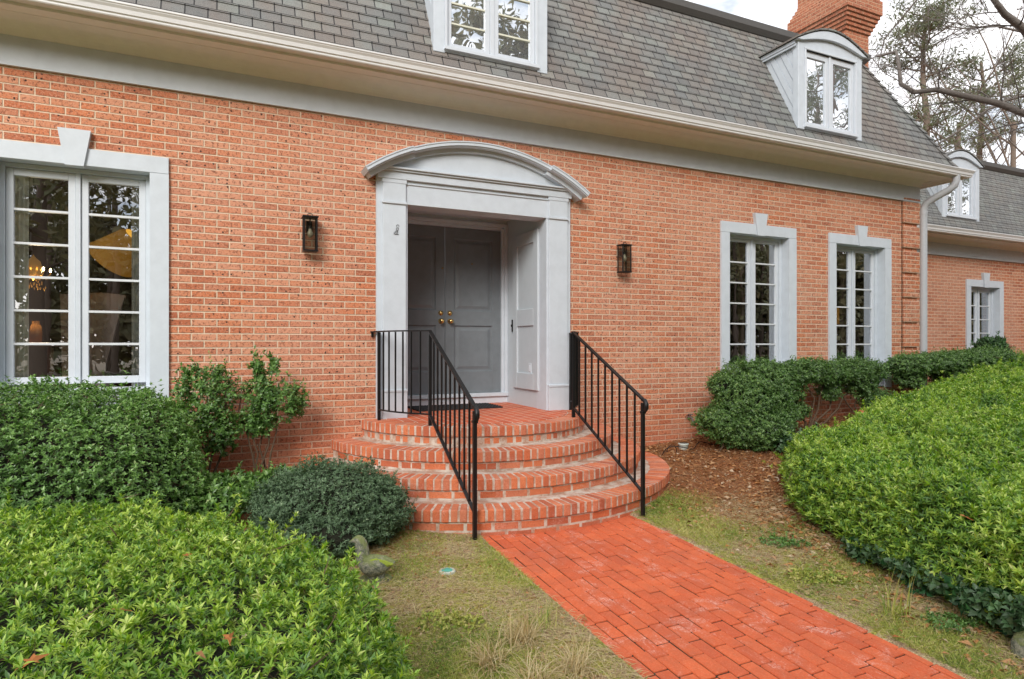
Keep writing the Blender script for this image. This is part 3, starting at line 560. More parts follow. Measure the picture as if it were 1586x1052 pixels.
def dormer(x0, x1, yf, zb, zs, zt, y_eave, z0, muntin, label, rowsn=4):
    d = bpy.data.objects.new('dormer', None); col.objects.link(d); d.parent = house; d['label'] = label
    cx = (x0 + x1) / 2; yr = lambda z: y_eave + (z - z0) / SL; dp = .09
    tw = .115; m = MB()
    # corner boards + head board as one frame
    m.box(x0, x0 + tw, yf, yf + dp, zb - .02, zs); m.box(x1 - tw, x1, yf, yf + dp, zb - .02, zs)
    arc = lambda a, b, zz, hh, n_=14: [(a + (b - a) * k / n_, zz + hh * math.sin(pi * k / n_)) for k in range(n_ + 1)]
    top_ = arc(x0 + .002, x1 - .002, zs, zt - zs - .05); m.extr(top_[::-1] + [(x0 + .002, zs - .13), (x1 - .002, zs - .13)], 'y', yf + .004, yf + dp)
    m.box(x0 + tw, x1 - tw, yf + .003, yf + dp, zb - .005, zb + .045); m.build('trim', 'trim', d, .003)
    # arch moulding
    o1 = arc(x0 - .055, x1 + .055, zs - .035, zt - zs + .035); i1 = arc(x0 + .04, x1 - .04, zs - .035, zt - zs - .075); m = MB()
    for k in range(14):
        m.extr([o1[k], o1[k + 1], i1[k + 1], i1[k]], 'y', yf - .04, yf + .02)
    m.build('arch_moulding', 'trim', d)
    # roof of dormer
    m = MB(); o2 = arc(x0 - .075, x1 + .075, zs - .03, zt - zs + .045)
    for k in range(14):
        (a, za), (b, zb2) = o2[k], o2[k + 1]; ya, yb = yr(za) + .12, yr(zb2) + .12
        m.add([(a, yf - .055, za), (b, yf - .055, zb2), (b, yb, zb2), (a, ya, za), (a, yf - .055, za + .022), (b, yf - .055, zb2 + .022), (b, yb, zb2 + .022), (a, ya, za + .022)], [(0, 1, 2, 3), (4, 5, 6, 7), (0, 1, 5, 4), (0, 3, 7, 4), (1, 2, 6, 5)])
    m.build('dormer_roof', 'shingle', d)
    for xs in (x0, x1):      # cornice along cheeks
        m = MB()
        xa, xb = (xs - .045, xs) if xs == x0 else (xs, xs + .045)
        m.box(xa, xb, yf + .02, yr(zs) + .1, zs - .075, zs - .03); m.box(xa + .012, xb - .012, yf + .02, yr(zs) + .08, zs - .105, zs - .075); m.build('eave_moulding', 'trim', d)
    # cheeks of sloping boards
    for xs, sg in ((x0, 1), (x1, -1)):
        m = MB(); nb = 6; H = zs - zb
        for k in range(nb):
            off = (yr(zs) - (yf + dp)) * k / nb + .0; of2 = (yr(zs) - (yf + dp)) * (k + 1) / nb - .008
            # board bounded by two lines parallel to the roof
            def line(o):       # roof line shifted forward by o : y = yr(z) - o
                zlow = z0 + (yf + dp + o - y_eave) * SL; return (yf + dp, min(max(zlow, zb - .02), zs - .03)), (yr(zs - .03) - o, zs - .03)
            l0, l1 = line(off), line(of2)
            if l0[0][1] >= zs - .05: continue
            pr = [l0[0], l0[1], l1[1], l1[0]]; lift = .006 * (k % 2)
            m.extr(pr, 'x', xs + sg * (.012 - lift), xs + sg * .03)
        pr = [(yf + dp, z0 + (yf + dp - y_eave) * SL - .05), (yf + dp, zs - .02), (yr(zs) + .03, zs - .02)]; m.extr(pr, 'x', xs + sg * .0185, xs + sg * .04); m.build('cheek_boards', 'trim', d)
    # sashes
    a, b = x0 + tw, x1 - tw; gb, gt = zb + .10, zs - .21
    m = MB(); yb_ = yf + .02
    m.box(a, a + .025, yf - .012, yf + dp, zb + .04, zs - .12); m.box(b - .025, b, yf - .012, yf + dp, zb + .04, zs - .12); m.box(a, b, yf - .012, yf + dp, zs - .13, zs - .105); m.box(a - .01, b + .01, yf - .03, yf + dp, zb + .01, zb + .045)
    m.box(cx - .022, cx + .022, yf + .012, yf + dp, zb + .045, zs - .13)
    m.build('frame', 'white', d, .002)
    for p_, q in ((a + .027, cx - .024), (cx + .024, b - .027)):
        s_ = MB(); st = .05; ya, yb2 = yf + .025, yf + .06
        s_.box(p_, p_ + st, ya, yb2, zb + .047, zs - .132); s_.box(q - st, q, ya, yb2, zb + .047, zs - .132); s_.box(p_ + st, q - st, ya, yb2, gt, zs - .132); s_.box(p_ + st, q - st, ya, yb2, zb + .047, gb); s_.build('sash', 'white', d, .002)
        if muntin:
            for k in range(1, rowsn):
                s_ = MB(); z = gb + (gt - gb) * k / rowsn; s_.box(p_ + st, q - st, ya + .006, ya + .02, z - .008, z + .008); s_.build('muntin', 'olive', d)
        g = MB(); g.add([(p_ + st, ya + .022, gb), (q - st, ya + .022, gb), (q - st, ya + .022, gt), (p_ + st, ya + .022, gt)], [(0, 1, 2, 3)]); g.build('pane', 'glassd', d, fixn=False)
    return d
dormer(1.87, 3.13, -.295, 2.90, 4.03, 4.20, -.42, 2.6, True, 'dormer above the front doors with glazing bars')
dormer(6.84, 8.08, -.32, 2.86, 4.03, 4.20, -.42, 2.6, False, 'dormer beside the chimney with plain glass')
dormer(12.27, 13.44, YW - .28, 2.42, 3.50, 3.70, YW - .42, 2.12, False, 'dormer on the wing roof behind the downspout')

# chimney with corbelled top
m = MB(); x0, x1, y0, y1 = 9.84, 10.44, 1.25, 2.2
lv = [(3.5, 5.50, 0)] + [(5.50 + .0635 * k, 5.50 + .0635 * (k + 1), .026 * (k + 1)) for k in range(6)] + [(5.881, 6.07, .156)] + [(6.07 + .0635 * k, 6.07 + .0635 * (k + 1), .156 - .03 * (k + 1)) for k in range(4)] + [(6.324, 6.7, .03)]
for a, b, o in lv: m.box(x0 - o, x1 + o, y0 - o, y1 + o, a, b)
m.build('chimney', 'brick_chimney', house, .003)

# downspout
m = MB(); dx, dy = XR + .01 + .055, -.065
pts = [(XR + .20, -.46, 2.56), (XR + .20, -.46, 2.46), (XR + .195, -.44, 2.40), (XR + .17, -.37, 2.34), (XR + .12, -.21, 2.26), (XR + .075, -.10, 2.19), (XR + .06, -.066, 2.10), (XR + .06, -.065, 1.9), (XR + .06, -.065, -1.15)]
m.tube(pts, .052, 14)
for z in (1.75, .2): m.box(XR - .03, XR + .12, -.012, .0, z, z + .03)
m.tube([(XR + .06, -.065, 2.07), (XR + .06, -.065, 2.02)], .056, 14)
tag(m.build('downspout', 'copper', house), 'grey round downspout with an elbow under the gutter corner')

# ---- door surround
ds = MB()
ds.box(1.368, 1.43, -.035, .05, -.735, 1.63); ds.box(3.51, 3.563, -.035, .05, -.735, 1.63)      # outer backing strips
ds.box(1.40, 3.535, -.04, .2, 1.405, 1.63)                                                    # architrave
ds.box(1.40, 1.68, -.038, .2, -.733, 1.404); ds.box(3.255, 3.535, -.038, .2, -.733, 1.404)
dso = ds.build('door_surround', 'trim', house, .002)
for a, b in ((1.425, 1.658), (3.278, 3.515)):
    p = MB(); p.box(a, b, -.062, -.03, -.735, 1.63); p.box(a - .01, b + .01, -.072, -.03, -.736, -.47); p.box(a - .012, b + .012, -.08, -.03, -.47, -.445)
    p.box(a - .008, b + .008, -.078, -.03, 1.395, 1.42); p.box(a - .008, b + .008, -.07, -.03, 1.60, 1.64); p.box(a + .002, b - .002, -.067, -.03, 1.42, 1.60)
    p.build('pilaster', 'trim', dso, .003)
p = MB(); p.box(1.67, 3.27, -.052, -.035, 1.60, 1.615); p.box(1.37, 3.56, -.046, .02, 1.6155, 1.641); p.box(1.36, 3.575, -.095, .02, 1.715, 1.735); p.box(1.345, 3.59, -.115, .02, 1.735, 1.755); p.box(1.37, 3.56, -.075, .02, 1.64, 1.715)
p.build('entablature', 'trim', dso, .003)
# segmental pediment
hw = 1.245; rise = .40; zc0 = 1.69; Rr = (hw * hw + rise * rise) / (2 * rise)
def arcpts(r_, half, n_=40):
    a = math.asin(min(.999, half / r_)); return [(CX + .015 + r_ * math.sin(t), zc0 + rise - Rr + r_ * math.cos(t)) for t in [-a + 2 * a * k / n_ for k in range(n_ + 1)]]
p = MB(); ty = [q for q in arcpts(Rr - .08, 1.10) if q[1] > 1.745]
p.extr([(ty[0][0], 1.745)] + ty + [(ty[-1][0], 1.745)], 'y', -.06, .02); p.build('tympanum', 'trim', dso)
def arcband(m, r0, r1, t0, t1, ya, yb, n_=48):
    for k in range(n_):
        a, b = t0 + (t1 - t0) * k / n_, t0 + (t1 - t0) * (k + 1) / n_; q = lambda r_, t: (CX + .015 + r_ * math.sin(t), zc0 + rise - Rr + r_ * math.cos(t))
        m.extr([q(r0, a), q(r1, a), q(r1, b), q(r0, b)], 'y', ya, yb)
A = math.asin(hw / Rr); Bk = A * .60; p = MB()
for t0, t1, e in ((-A, -Bk, .045), (-Bk, Bk, 0.), (Bk, A, .045)):
    arcband(p, Rr - .012, Rr, t0, t1, -.185 - e, .01); arcband(p, Rr - .042, Rr - .012, t0, t1, -.178 - e, .01)
    arcband(p, Rr - .052, Rr - .042, t0, t1, -.165 - e, .01); arcband(p, Rr - .095, Rr - .052, t0 * .985, t1 * .985, -.095 - e, .01)
tag(p.build('arched_hood', 'trim', dso), 'curved hood of the door surround')
# wire ornament on the left pilaster
p = MB(); ox, oz = 1.56, 1.115; yy = -.066
for cz, rr in ((.062, .013),): p.tube([(ox + .012 + rr * math.cos(t), yy, oz + cz + rr * math.sin(t)) for t in [-.6 + k * .55 for k in range(9)]], .0022, 6)
p.tube([(ox + .02, yy, oz + .045), (ox - .002, yy, oz + .043), (ox - .004, yy, oz + .022), (ox + .018, yy, oz + .02), (ox + .02, yy, oz + .045)], .0022, 6)
p.tube([(ox + .012, yy, oz + .012), (ox - .01, yy, oz + .010), (ox - .01, yy, oz - .008), (ox + .012, yy, oz - .006), (ox + .012, yy, oz + .012)], .0028, 6)
p.tube([(ox - .022, yy, oz + .002), (ox - .026, yy, oz - .016), (ox - .01, yy, oz - .022), (ox + .022, yy, oz - .02)], .0026, 6)
p.build('wire_ornament', 'black', dso)

# recess
YD = 1.05
for a, b in ((1.60, 1.68), (3.27, 3.35)): m = MB(); m.box(a, b, .2, YD + .1, -.74, 1.6); m.build('recess_wall', 'recess', house)
m = MB(); m.box(1.6, 3.35, .2, YD + .1, 1.56, 1.62); m.build('recess_ceiling', 'recess', house)
for xs, sg in ((1.68, 1), (3.27, -1)):
    m = MB(); a, b = (xs, xs + .035) if sg > 0 else (xs - .035, xs)
    y0, y1, z0, z1 = .14, .80, -.525, 1.32; f = .11
    m.box(a, b, y0, y0 + f, z0, z1); m.box(a, b, y1 - f, y1, z0, z1); m.box(a, b, y0 + f, y1 - f, z0, z0 + .19); m.box(a, b, y0 + f, y1 - f, z1 - .14, z1); m.box(a, b, y0 + f, y1 - f, .22, .42)
    c, d = (xs, xs + .016) if sg > 0 else (xs - .016, xs); m.box(c, d, y0 + f, y1 - f, z0 + .1, z1 - .1)
    sp = m.build('side_panel', 'recess', house, .004)
    if sg < 0:
        s_ = MB(); s_.box(3.247, 3.256, .33, .40, -.335, -.215); s_.box(3.240, 3.248, .35, .38, -.31, -.24); s_.build('outlet_cover', 'white', sp, .002)
        s_ = MB(); s_.box(3.255, 3.27, .86, .885, .16, .31, 0); s_.tube([(3.25, .87, .25), (3.243, .87, .235), (3.25, .87, .22)], .006, 8); s_.build('doorbell', 'black', sp)
df = MB(); zt_, zb_ = 1.44, -.60
df.box(1.68, 1.715, YD - .03, YD + .08, -.62, 1.52); df.box(1.715, 1.735, YD - .01, YD + .08, -.62, 1.46); df.box(3.225, 3.268, YD - .03, YD + .08, -.62, 1.52); df.box(3.19, 3.225, YD - .01, YD + .08, -.62, 1.46)
df.box(1.715, 3.225, YD - .03, YD + .08, 1.475, 1.52); df.box(1.735, 3.19, YD - .01, YD + .08, 1.437, 1.475); df.box(1.60, 3.35, YD - .0, YD + .1, 1.522, 1.60); dfo = df.build('door_frame', 'trim', house, .003)
m = MB(); m.box(1.681, 3.269, YD - .05, YD + .1, -.645, -.60); m.box(1.681, 3.269, YD - .02, YD + .1, -.73, -.645); m.build('threshold', 'trim', house, .003)
for x0, x1, kx in ((1.738, 2.446, 2.395), (2.454, 3.188, 2.512)):
    m = MB(); yf, yb = YD + .02, YD + .065; st = .112; z0, z1 = -.597, 1.434; r = [(-.597, -.33), (.235, .415), (1.30, 1.434)]
    m.box(x0, x0 + st, yf, yb, z0, z1); m.box(x1 - st, x1, yf, yb, z0, z1)
    for a, b in r: m.box(x0 + st, x1 - st, yf, yb, a, b)
    for a, b in ((-.33, .235), (.415, 1.30)):
        X0, X1 = x0 + st, x1 - st; i1, i2 = .022, .055; ys = (yf + .002, yf + .018, yf + .018, yf + .006)
        rings = [[(X0 + e, y_, a + e), (X1 - e, y_, a + e), (X1 - e, y_, b - e), (X0 + e, y_, b - e)] for e, y_ in zip((0, .012, .03, .062), ys)]
        for A_, B_ in zip(rings, rings[1:]): m.add(A_ + B_, [(i, (i + 1) % 4, (i + 1) % 4 + 4, i + 4) for i in range(4)])
        m.add(rings[-1], [(0, 1, 2, 3)])
    d = m.build('door', 'door', house, .0015)
    k = MB(); k.lathe((kx, yf, .285), [(.0, -.078), (.016, -.077), (.027, -.066), (.029, -.055), (.022, -.042), (.011, -.034), (.010, -.012), (.030, -.010), (.032, -.004), (.032, .001)], 20, axis='y'); k.build('knob', 'brass', d, fixn=True)
    k = MB(); k.lathe((kx, yf, .385), [(.0, -.022), (.016, -.021), (.020, -.012), (.029, -.010), (.031, .001)], 20, axis='y'); k.build('deadbolt', 'brass', d)
k = MB(); k.lathe((2.415, YD + .02, .93), [(0, -.012), (.008, -.011), (.010, .001)], 12, axis='y'); k.lathe((2.80, YD + .02, 1.0), [(0, -.012), (.008, -.011), (.010, .001)], 12, axis='y'); k.build('peephole', 'brass', dfo)
dm = MB(); dm.box(1.93, 2.93, .42, .92, -.728, -.714)
for i in range(26):
    for j in range(13):
        x, y = 1.95 + i * .038 + (j % 2) * .015, .44 + j * .036; dm.lathe((x, y, -.714), [(.015, 0), (.012, .006), (.006, .006), (.005, 0)], 7)
tag(dm.build('door_mat', 'mat'), 'black open pattern rubber doormat on the brick porch before the doors', 'doormat')

# wall lanterns
def lantern(x, y, ztop, label):
    t = thing('wall_lantern', label, 'wall lamp', (x, y, ztop - .33), 'wall lanterns beside the entrance'); W_, D_, H_ = .125, .11, .30; z0, z1 = ztop - .02 - H_, ztop - .02; ya, yb = -.035 - D_, -.035; a, b = x - W_ / 2, x + W_ / 2
    m = MB(); m.box(a - .008, b + .008, ya - .008, yb + .008, z1, z1 + .014); m.box(a - .004, b + .004, ya - .004, yb + .004, z0 - .014, z0)
    for q in (a, b - .012):
        for y_ in (ya, yb - .012): m.box(q, q + .012, y_, y_ + .012, z0, z1)
    m.build('frame', 'black', t, .0015)
    m = MB(); m.box(x - .025, x + .025, -.035, .0, z1 - .12, z1 - .02); m.build('back_plate', 'black', t)
    m = MB(); m.tube([(x - .02, ya + .05, z1 + .014), (x - .02, ya + .05, z1 + .035), (x, ya + .05, z1 + .045), (x + .02, ya + .05, z1 + .035), (x + .02, ya + .05, z1 + .014)], .004, 8); m.build('hanging_loop', 'black', t)
    m = MB(); g = .005
    m.add([(a + .012, ya + g, z0), (b - .012, ya + g, z0), (b - .012, ya + g, z1), (a + .012, ya + g, z1)], [(0, 1, 2, 3)])
    for q in (a + g, b - g): m.add([(q, ya + .012, z0), (q, yb - .012, z0), (q, yb - .012, z1), (q, ya + .012, z1)], [(0, 1, 2, 3)])
    m.build('glass', 'lglass', t, fixn=False)
    m = MB(); c = (x, (ya + yb) / 2, z1 - .10); m.lathe(c, [(.0, -.085), (.014, -.08), (.026, -.06), (.028, -.045), (.016, -.015), (.012, .0)], 16); bo = m.build('bulb', 'bulboff', t)
    m = MB(); m.lathe(c, [(.014, 0), (.015, .03), (.006, .034), (.006, .10)], 12); m.build('socket', 'black', t)
lantern(.735, 0, 1.20, 'black box wall lantern on brick between the wide window and the doors')
lantern(4.26, 0, 1.175, 'black box wall lantern on brick right of the arched door surround')
# hose tap on wall, ground light, cable
m = MB(); tx, tz = 5.27, -.905
m.lathe((tx, 0, tz), [(.03, -.012), (.03, 0)], 14, axis='y'); m.tube([(tx, -.01, tz), (tx, -.07, tz), (tx, -.095, tz - .02), (tx, -.10, tz - .05)], .013, 10); m.lathe((tx, -.06, tz + .035), [(.0, 0), (.03, 0), (.032, .008), (0, .01)], 12)
m.tube([(tx, -.06, tz), (tx, -.06, tz + .04)], .006, 8); tag(m.build('garden_tap', 'barkgrey'), 'small dull metal hose tap low on the brick wall left of the bushes', 'tap')
gl_ = thing('ground_light', 'small grey can shaped ground light in pine straw near the wall', 'garden light', (4.93, -.33, float(G(4.93, -.33))))
z = float(G(4.93, -.33)); m = MB(); m.lathe((4.93, -.33, z), [(.05, -.02), (.055, .05), (.062, .055), (.062, .07), (.05, .072)], 18); m.build('housing', 'palecap', gl_)
m = MB(); m.lathe((4.93, -.33, z + .066), [(.0, 0), (.048, .0)], 18); m.build('lens', 'black', gl_)
m = MB(); pts = []
for k in range(22):
    x = 4.55 + k * .04; pts.append((x, -.42 + .06 * math.sin(k * .5), float(G(x, -.4)) + .02 + .05 * abs(math.sin(k * .33))))
m.tube(pts, .005, 6); m.tube([(4.66 + .07 * math.cos(t), -.45, float(G(4.6, -.4)) + .03 + .09 * math.sin(t)) for t in [k * .3 for k in range(11)]], .004, 6)
tag(m.build('garden_cable', 'black'), 'thin black looping cable lying on the straw by the wall', 'cable')

# interior seen through the glass
def inside():
    m = MB(); pts = [(-1.66 + .21 * k / 40, .19 + .018 * math.sin(k * 1.05)) for k in range(41)]
    for (a, b), (c, d) in zip(pts, pts[1:]): m.add([(a, b, -.8), (c, d, -.8), (c, d, 1.55), (a, b, 1.55)], [(0, 1, 2, 3)], 0, True)
    tag(m.build('curtain', 'curtain', fixn=False), 'long pale curtain at the left side of the wide window', 'curtain', 'curtains of the wide window')
    m = MB(); pts = [(-.725 + .14 * k / 30, .19 + .015 * math.sin(k * 1.1)) for k in range(31)]
    for (a, b), (c, d) in zip(pts, pts[1:]): m.add([(a, b, -.8), (c, d, -.8), (c, d, 1.55), (a, b, 1.55)], [(0, 1, 2, 3)], 0, True)
    tag(m.build('curtain', 'curtain', fixn=False), 'narrow pale curtain at the right side of the wide window', 'curtain', 'curtains of the wide window')
    for i, (xa, lb) in enumerate(((6.32, 'beige curtain edge behind the left sash of the window nearest the right lantern'), (6.86, 'beige curtain edge behind the right sash of the window nearest the right lantern'), (8.33, 'beige curtain edge behind the left sash of the window beside the quoins'), (8.86, 'beige curtain edge behind the right sash of the window beside the quoins'))):
        m = MB(); pts = [(xa + .13 * k / 24, .21 + .015 * math.sin(k * 1.2)) for k in range(25)]
        for (a, b), (c, d) in zip(pts, pts[1:]): m.add([(a, b, -.8), (c, d, -.8), (c, d, 1.55), (a, b, 1.55)], [(0, 1, 2, 3)], 0, True)
        tag(m.build('curtain', 'beige', fixn=False), lb, 'curtain', 'curtains of the right windows')
    # chandelier
    cx, cy, cz = -1.74, 1.6, .74; t = thing('chandelier', 'small gilt chandelier with lit candle bulbs inside the wide window', 'chandelier', (cx, cy, cz))
    m = MB(); m.lathe((cx, cy, cz), [(.004, .17), (.006, .16), (.02, .14), (.06, .1), (.075, .04), (.065, -.02), (.03, -.07), (.005, -.09)], 14)
    for k in range(6):
        a = k * pi / 3 + .3; m.tube([(cx + .05 * math.cos(a), cy + .05 * math.sin(a), cz - .03), (cx + .10 * math.cos(a), cy + .10 * math.sin(a), cz - .06), (cx + .14 * math.cos(a), cy + .14 * math.sin(a), cz - .02), (cx + .14 * math.cos(a), cy + .14 * math.sin(a), cz)], .006, 6)
    for k in range(50):
        a = random.uniform(0, 6.28); rr = random.uniform(.02, .13); zz = cz - .06 - random.uniform(0, .12); m.lathe((cx + rr * math.cos(a), cy + rr * math.sin(a), zz), [(0, .012), (.007, 0), (0, -.018)], 5)
    m.build('frame', 'gold', t); m = MB(); m.tube([(cx, cy, cz + .17), (cx, cy, 2.0)], .004, 5); m.build('cord', 'black', t)
    for k in range(6):
        a = k * pi / 3 + .3; m = MB(); m.lathe((cx + .14 * math.cos(a), cy + .14 * math.sin(a), cz), [(.006, 0), (.010, .014), (.009, .03), (0, .045)], 8); m.build('bulb', 'bulb', t)
    ld = bpy.data.lights.new('chandelier_light', 'POINT'); ld.energy = 16; ld.color = (1, .75, .45); ld.shadow_soft_size = .15; lo = bpy.data.objects.new('chandelier_light', ld); col.objects.link(lo); lo.parent = t; lo.location = (0, 0, -.35)
    # tilted amber pendant shade
    t = thing('pendant_lamp', 'glowing amber cone pendant shade inside the wide window', 'pendant lamp', (-.78, .8, 1.0))
    ax = Vector((.60, -.42, .68)).normalized(); c = Vector((-.86, .80, .93)); q = ax.to_track_quat('Z', 'Y'); m = MB(); N_ = 28
    pr = [(.235, -.17), (.225, -.16), (.12, .12), (.085, .16)]; vs = [c + q @ Vector((r_ * math.cos(2 * pi * k / N_), r_ * math.sin(2 * pi * k / N_), h)) for r_, h in pr for k in range(N_)]
    m.add(vs, [(i * N_ + k, i * N_ + (k + 1) % N_, (i + 1) * N_ + (k + 1) % N_, (i + 1) * N_ + k) for i in range(3) for k in range(N_)], 0, True); m.build('shade', 'amber', t)
    m = MB(); vs = [c + q @ Vector((.084 * math.cos(2 * pi * k / N_), .084 * math.sin(2 * pi * k / N_), .158)) for k in range(N_)]; m.add(vs, [tuple(range(N_))]); m.build('shade_lining', 'amber2', t)
    m = MB(); m.tube([c + ax * .15, Vector((-.62, .82, 2.0))], .006, 6); m.build('cord', 'black', t)
    # wing chair
    t = thing('wingback_chair', 'grey upholstered high back chair inside the wide window', 'chair', (-1.05, 1.5, -.85)); m = MB()
    m.extr([(-1.42, -.45), (-1.12, -.45), (-.90, .50), (-1.1, .52), (-1.44, .49)], 'y', 1.2, 1.3); m.box(-1.42, -.98, .80, 1.2, -.45, -.30); m.build('backrest', 'linen', t, .03)
    for a in (-1.39, -1.02):
        for b in (.9, 1.3): m = MB(); m.tube([(a, b, -.85), (a, b, -.44)], .02, 8); m.build('leg', 'wood', t)
    t = thing('dining_table', 'dark wood dining table inside the wide window', 'table', (-2.2, 1.6, -.85)); m = MB(); m.box(-3.0, -1.5, 1.5, 2.3, -.02, .02); m.build('tabletop', 'wood', t, .01)
    for a in (-2.9, -1.6):
        for b in (1.6, 2.2): m = MB(); m.tube([(a, b, -.85), (a, b, -.02)], .03, 8); m.build('leg', 'wood', t)
    t = thing('vase', 'small amber glass jar on the dining table', 'jar', (-1.72, 1.6, .02)); m = MB(); m.lathe((-1.72, 1.6, .02), [(0, 0), (.05, 0), (.055, .1), (.045, .17), (.03, .19), (.035, .22)], 16); m.build('jar_body', 'jar', t)
    t = thing('table_lamp', 'orange lit table lamp behind the window next to the quoins', 'table lamp', (9.16, .9, -.5)); m = MB(); m.lathe((9.16, .9, .36), [(.15, -.02), (.11, .26)], 24); m.build('lamp_shade', 'amber', t)
    m = MB(); m.lathe((9.16, .9, -.5), [(.08, 0), (.09, .03), (.03, .1), (.07, .3), (.02, .6), (.01, .9)], 14); m.build('lamp_base', 'wood', t)
    m = MB(); m.box(8.85, 9.5, .6, 1.2, -.54, -.5); m.box(8.9, 8.95, .65, .7, -.85, -.54); m.box(9.4, 9.45, .65, .7, -.85, -.54); m.box(8.9, 8.95, 1.1, 1.15, -.85, -.54); m.box(9.4, 9.45, 1.1, 1.15, -.85, -.54)
    tag(m.build('side_table', 'wood'), 'dark side table under the orange lamp behind the window', 'table')
inside()

# ------------------------------------------------------------------ goose, cap, stone
zg = float(G(.86, -2.3))
gs = thing('goose_statue', 'mossy weathered stone goose standing on the grass beside the bright hedge', 'statue', (.86, -2.3, zg), None)
def lofted(name, secs, mat, parent, nseg=18, sub=1):
    vs = []; 
    for c, d, u, rx, ry in secs:
        c = Vector(c); d = Vector(d).normalized(); sd = d.cross(Vector(u)).normalized(); up = sd.cross(d)
        vs += [c + sd * rx * math.cos(2 * pi * k / nseg) + up * ry * math.sin(2 * pi * k / nseg) for k in range(nseg)]
    n_ = len(secs); m = MB(); m.add(vs, [(i * nseg + k, i * nseg + (k + 1) % nseg, (i + 1) * nseg + (k + 1) % nseg, (i + 1) * nseg + k) for i in range(n_ - 1) for k in range(nseg)] + [tuple(range(nseg)), tuple(range((n_ - 1) * nseg, n_ * nseg))], 0, True)
    o = m.build(name, mat, parent); s_ = o.modifiers.new('sub', 'SUBSURF'); s_.levels = s_.render_levels = sub; return o
# facing image-left: direction in world
fd = Vector((-.907, .42, 0)).normalized(); gp = Vector((.87, -2.25, zg))
gpt = lambda f, z: gp + fd * f * .90 + Vector((0, 0, z * .92))
S = [(gpt(-.135, .125), (1, 0, -.1), .006, .004), (gpt(-.115, .120), (1, 0, -.1), .028, .018), (gpt(-.06, .105), (1, 0, 0), .062, .055), (gpt(0, .095), (1, 0, 0), .075, .072), (gpt(.05, .10), (1, 0, .25), .072, .07), (gpt(.085, .13), (1, 0, .9), .055, .052),
     (gpt(.095, .17), (.35, 0, 1), .046, .046), (gpt(.098, .21), (.1, 0, 1), .041, .043), (gpt(.102, .24), (.1, 0, 1), .037, .041), (gpt(.112, .265), (.5, 0, 1), .033, .038), (gpt(.128, .280), (1, 0, .2), .030, .032), (gpt(.152, .272), (1, 0, -.2), .019, .018), (gpt(.175, .262), (1, 0, -.25), .009, .006), (gpt(.19, .257), (1, 0, -.2), .004, .003)]
secs = []
for c, d, a, b in S:
    dv = fd * d[0] + Vector((0, 0, d[2])); up = Vector((0, 0, 1)) if abs(d[2]) < .6 else -fd
    secs.append((c, dv, up, a, b))
gb_ = lofted('body', secs, 'stone', gs, sub=3); tx_ = bpy.data.textures.new('weathering', 'CLOUDS'); tx_.noise_scale = .03; dm_ = gb_.modifiers.new('wear', 'DISPLACE'); dm_.texture = tx_; dm_.strength = .004; dm_.mid_level = .5
m = MB(); bx = gp; m.add([], [])
fs_ = []
for k in range(14):
    t = 2 * pi * k / 14; fs_.append((bx.x + fd.x * .1 * math.cos(t) + .07 * math.sin(t) * .42, bx.y + fd.y * .1 * math.cos(t) + .07 * math.sin(t) * .907))
m.extr(fs_, 'z', zg - .01, zg + .018); m.extr([(gp.x + (x - gp.x) * .55, gp.y + (y - gp.y) * .55) for x, y in fs_], 'z', zg + .018, zg + .06); m.build('base', 'stone', gs, .006)
for sg in (-1, 1):
    nv = Vector((fd.y, -fd.x, 0)) * sg; m = MB(); N_ = 12; vs = []
    for j, (f_, hgt) in enumerate(((.05, .02), (.02, .045), (-.04, .04), (-.09, .022), (-.13, .005))):
        vs += [gpt(f_, .12 + hgt * 1.1 * s_) + nv * (.070 - .02 * s_ * s_ - .006 * j) for s_ in (-1, -.3, .4, 1)]
    m.add(vs, [(j * 4 + i, j * 4 + i + 1, j * 4 + i + 5, j * 4 + i + 4) for j in range(4) for i in range(3)], 0, True); o = m.build('wing', 'moss', gs); sm_ = o.modifiers.new('solid', 'SOLIDIFY'); sm_.thickness = .014; ss = o.modifiers.new('sub', 'SUBSURF'); ss.levels = ss.render_levels = 3; dm_ = o.modifiers.new('wear', 'DISPLACE'); dm_.texture = tx_; dm_.strength = .012
zc_ = float(G(1.31, -2.33)); cp = thing('drain_cap', 'round green plastic drain cap with a pale rim set in the grass', 'drain cap', (1.31, -2.33, zc_))
m = MB(); m.lathe((1.31, -2.33, zc_), [(.036, .012), (.052, .012), (.055, .004), (.056, -.02)], 24); m.build('rim', 'palecap', cp); m = MB(); m.lathe((1.31, -2.33, zc_ + .012), [(0, .004), (.03, .004), (.036, .001)], 24); m.build('cap', 'tealcap', cp)

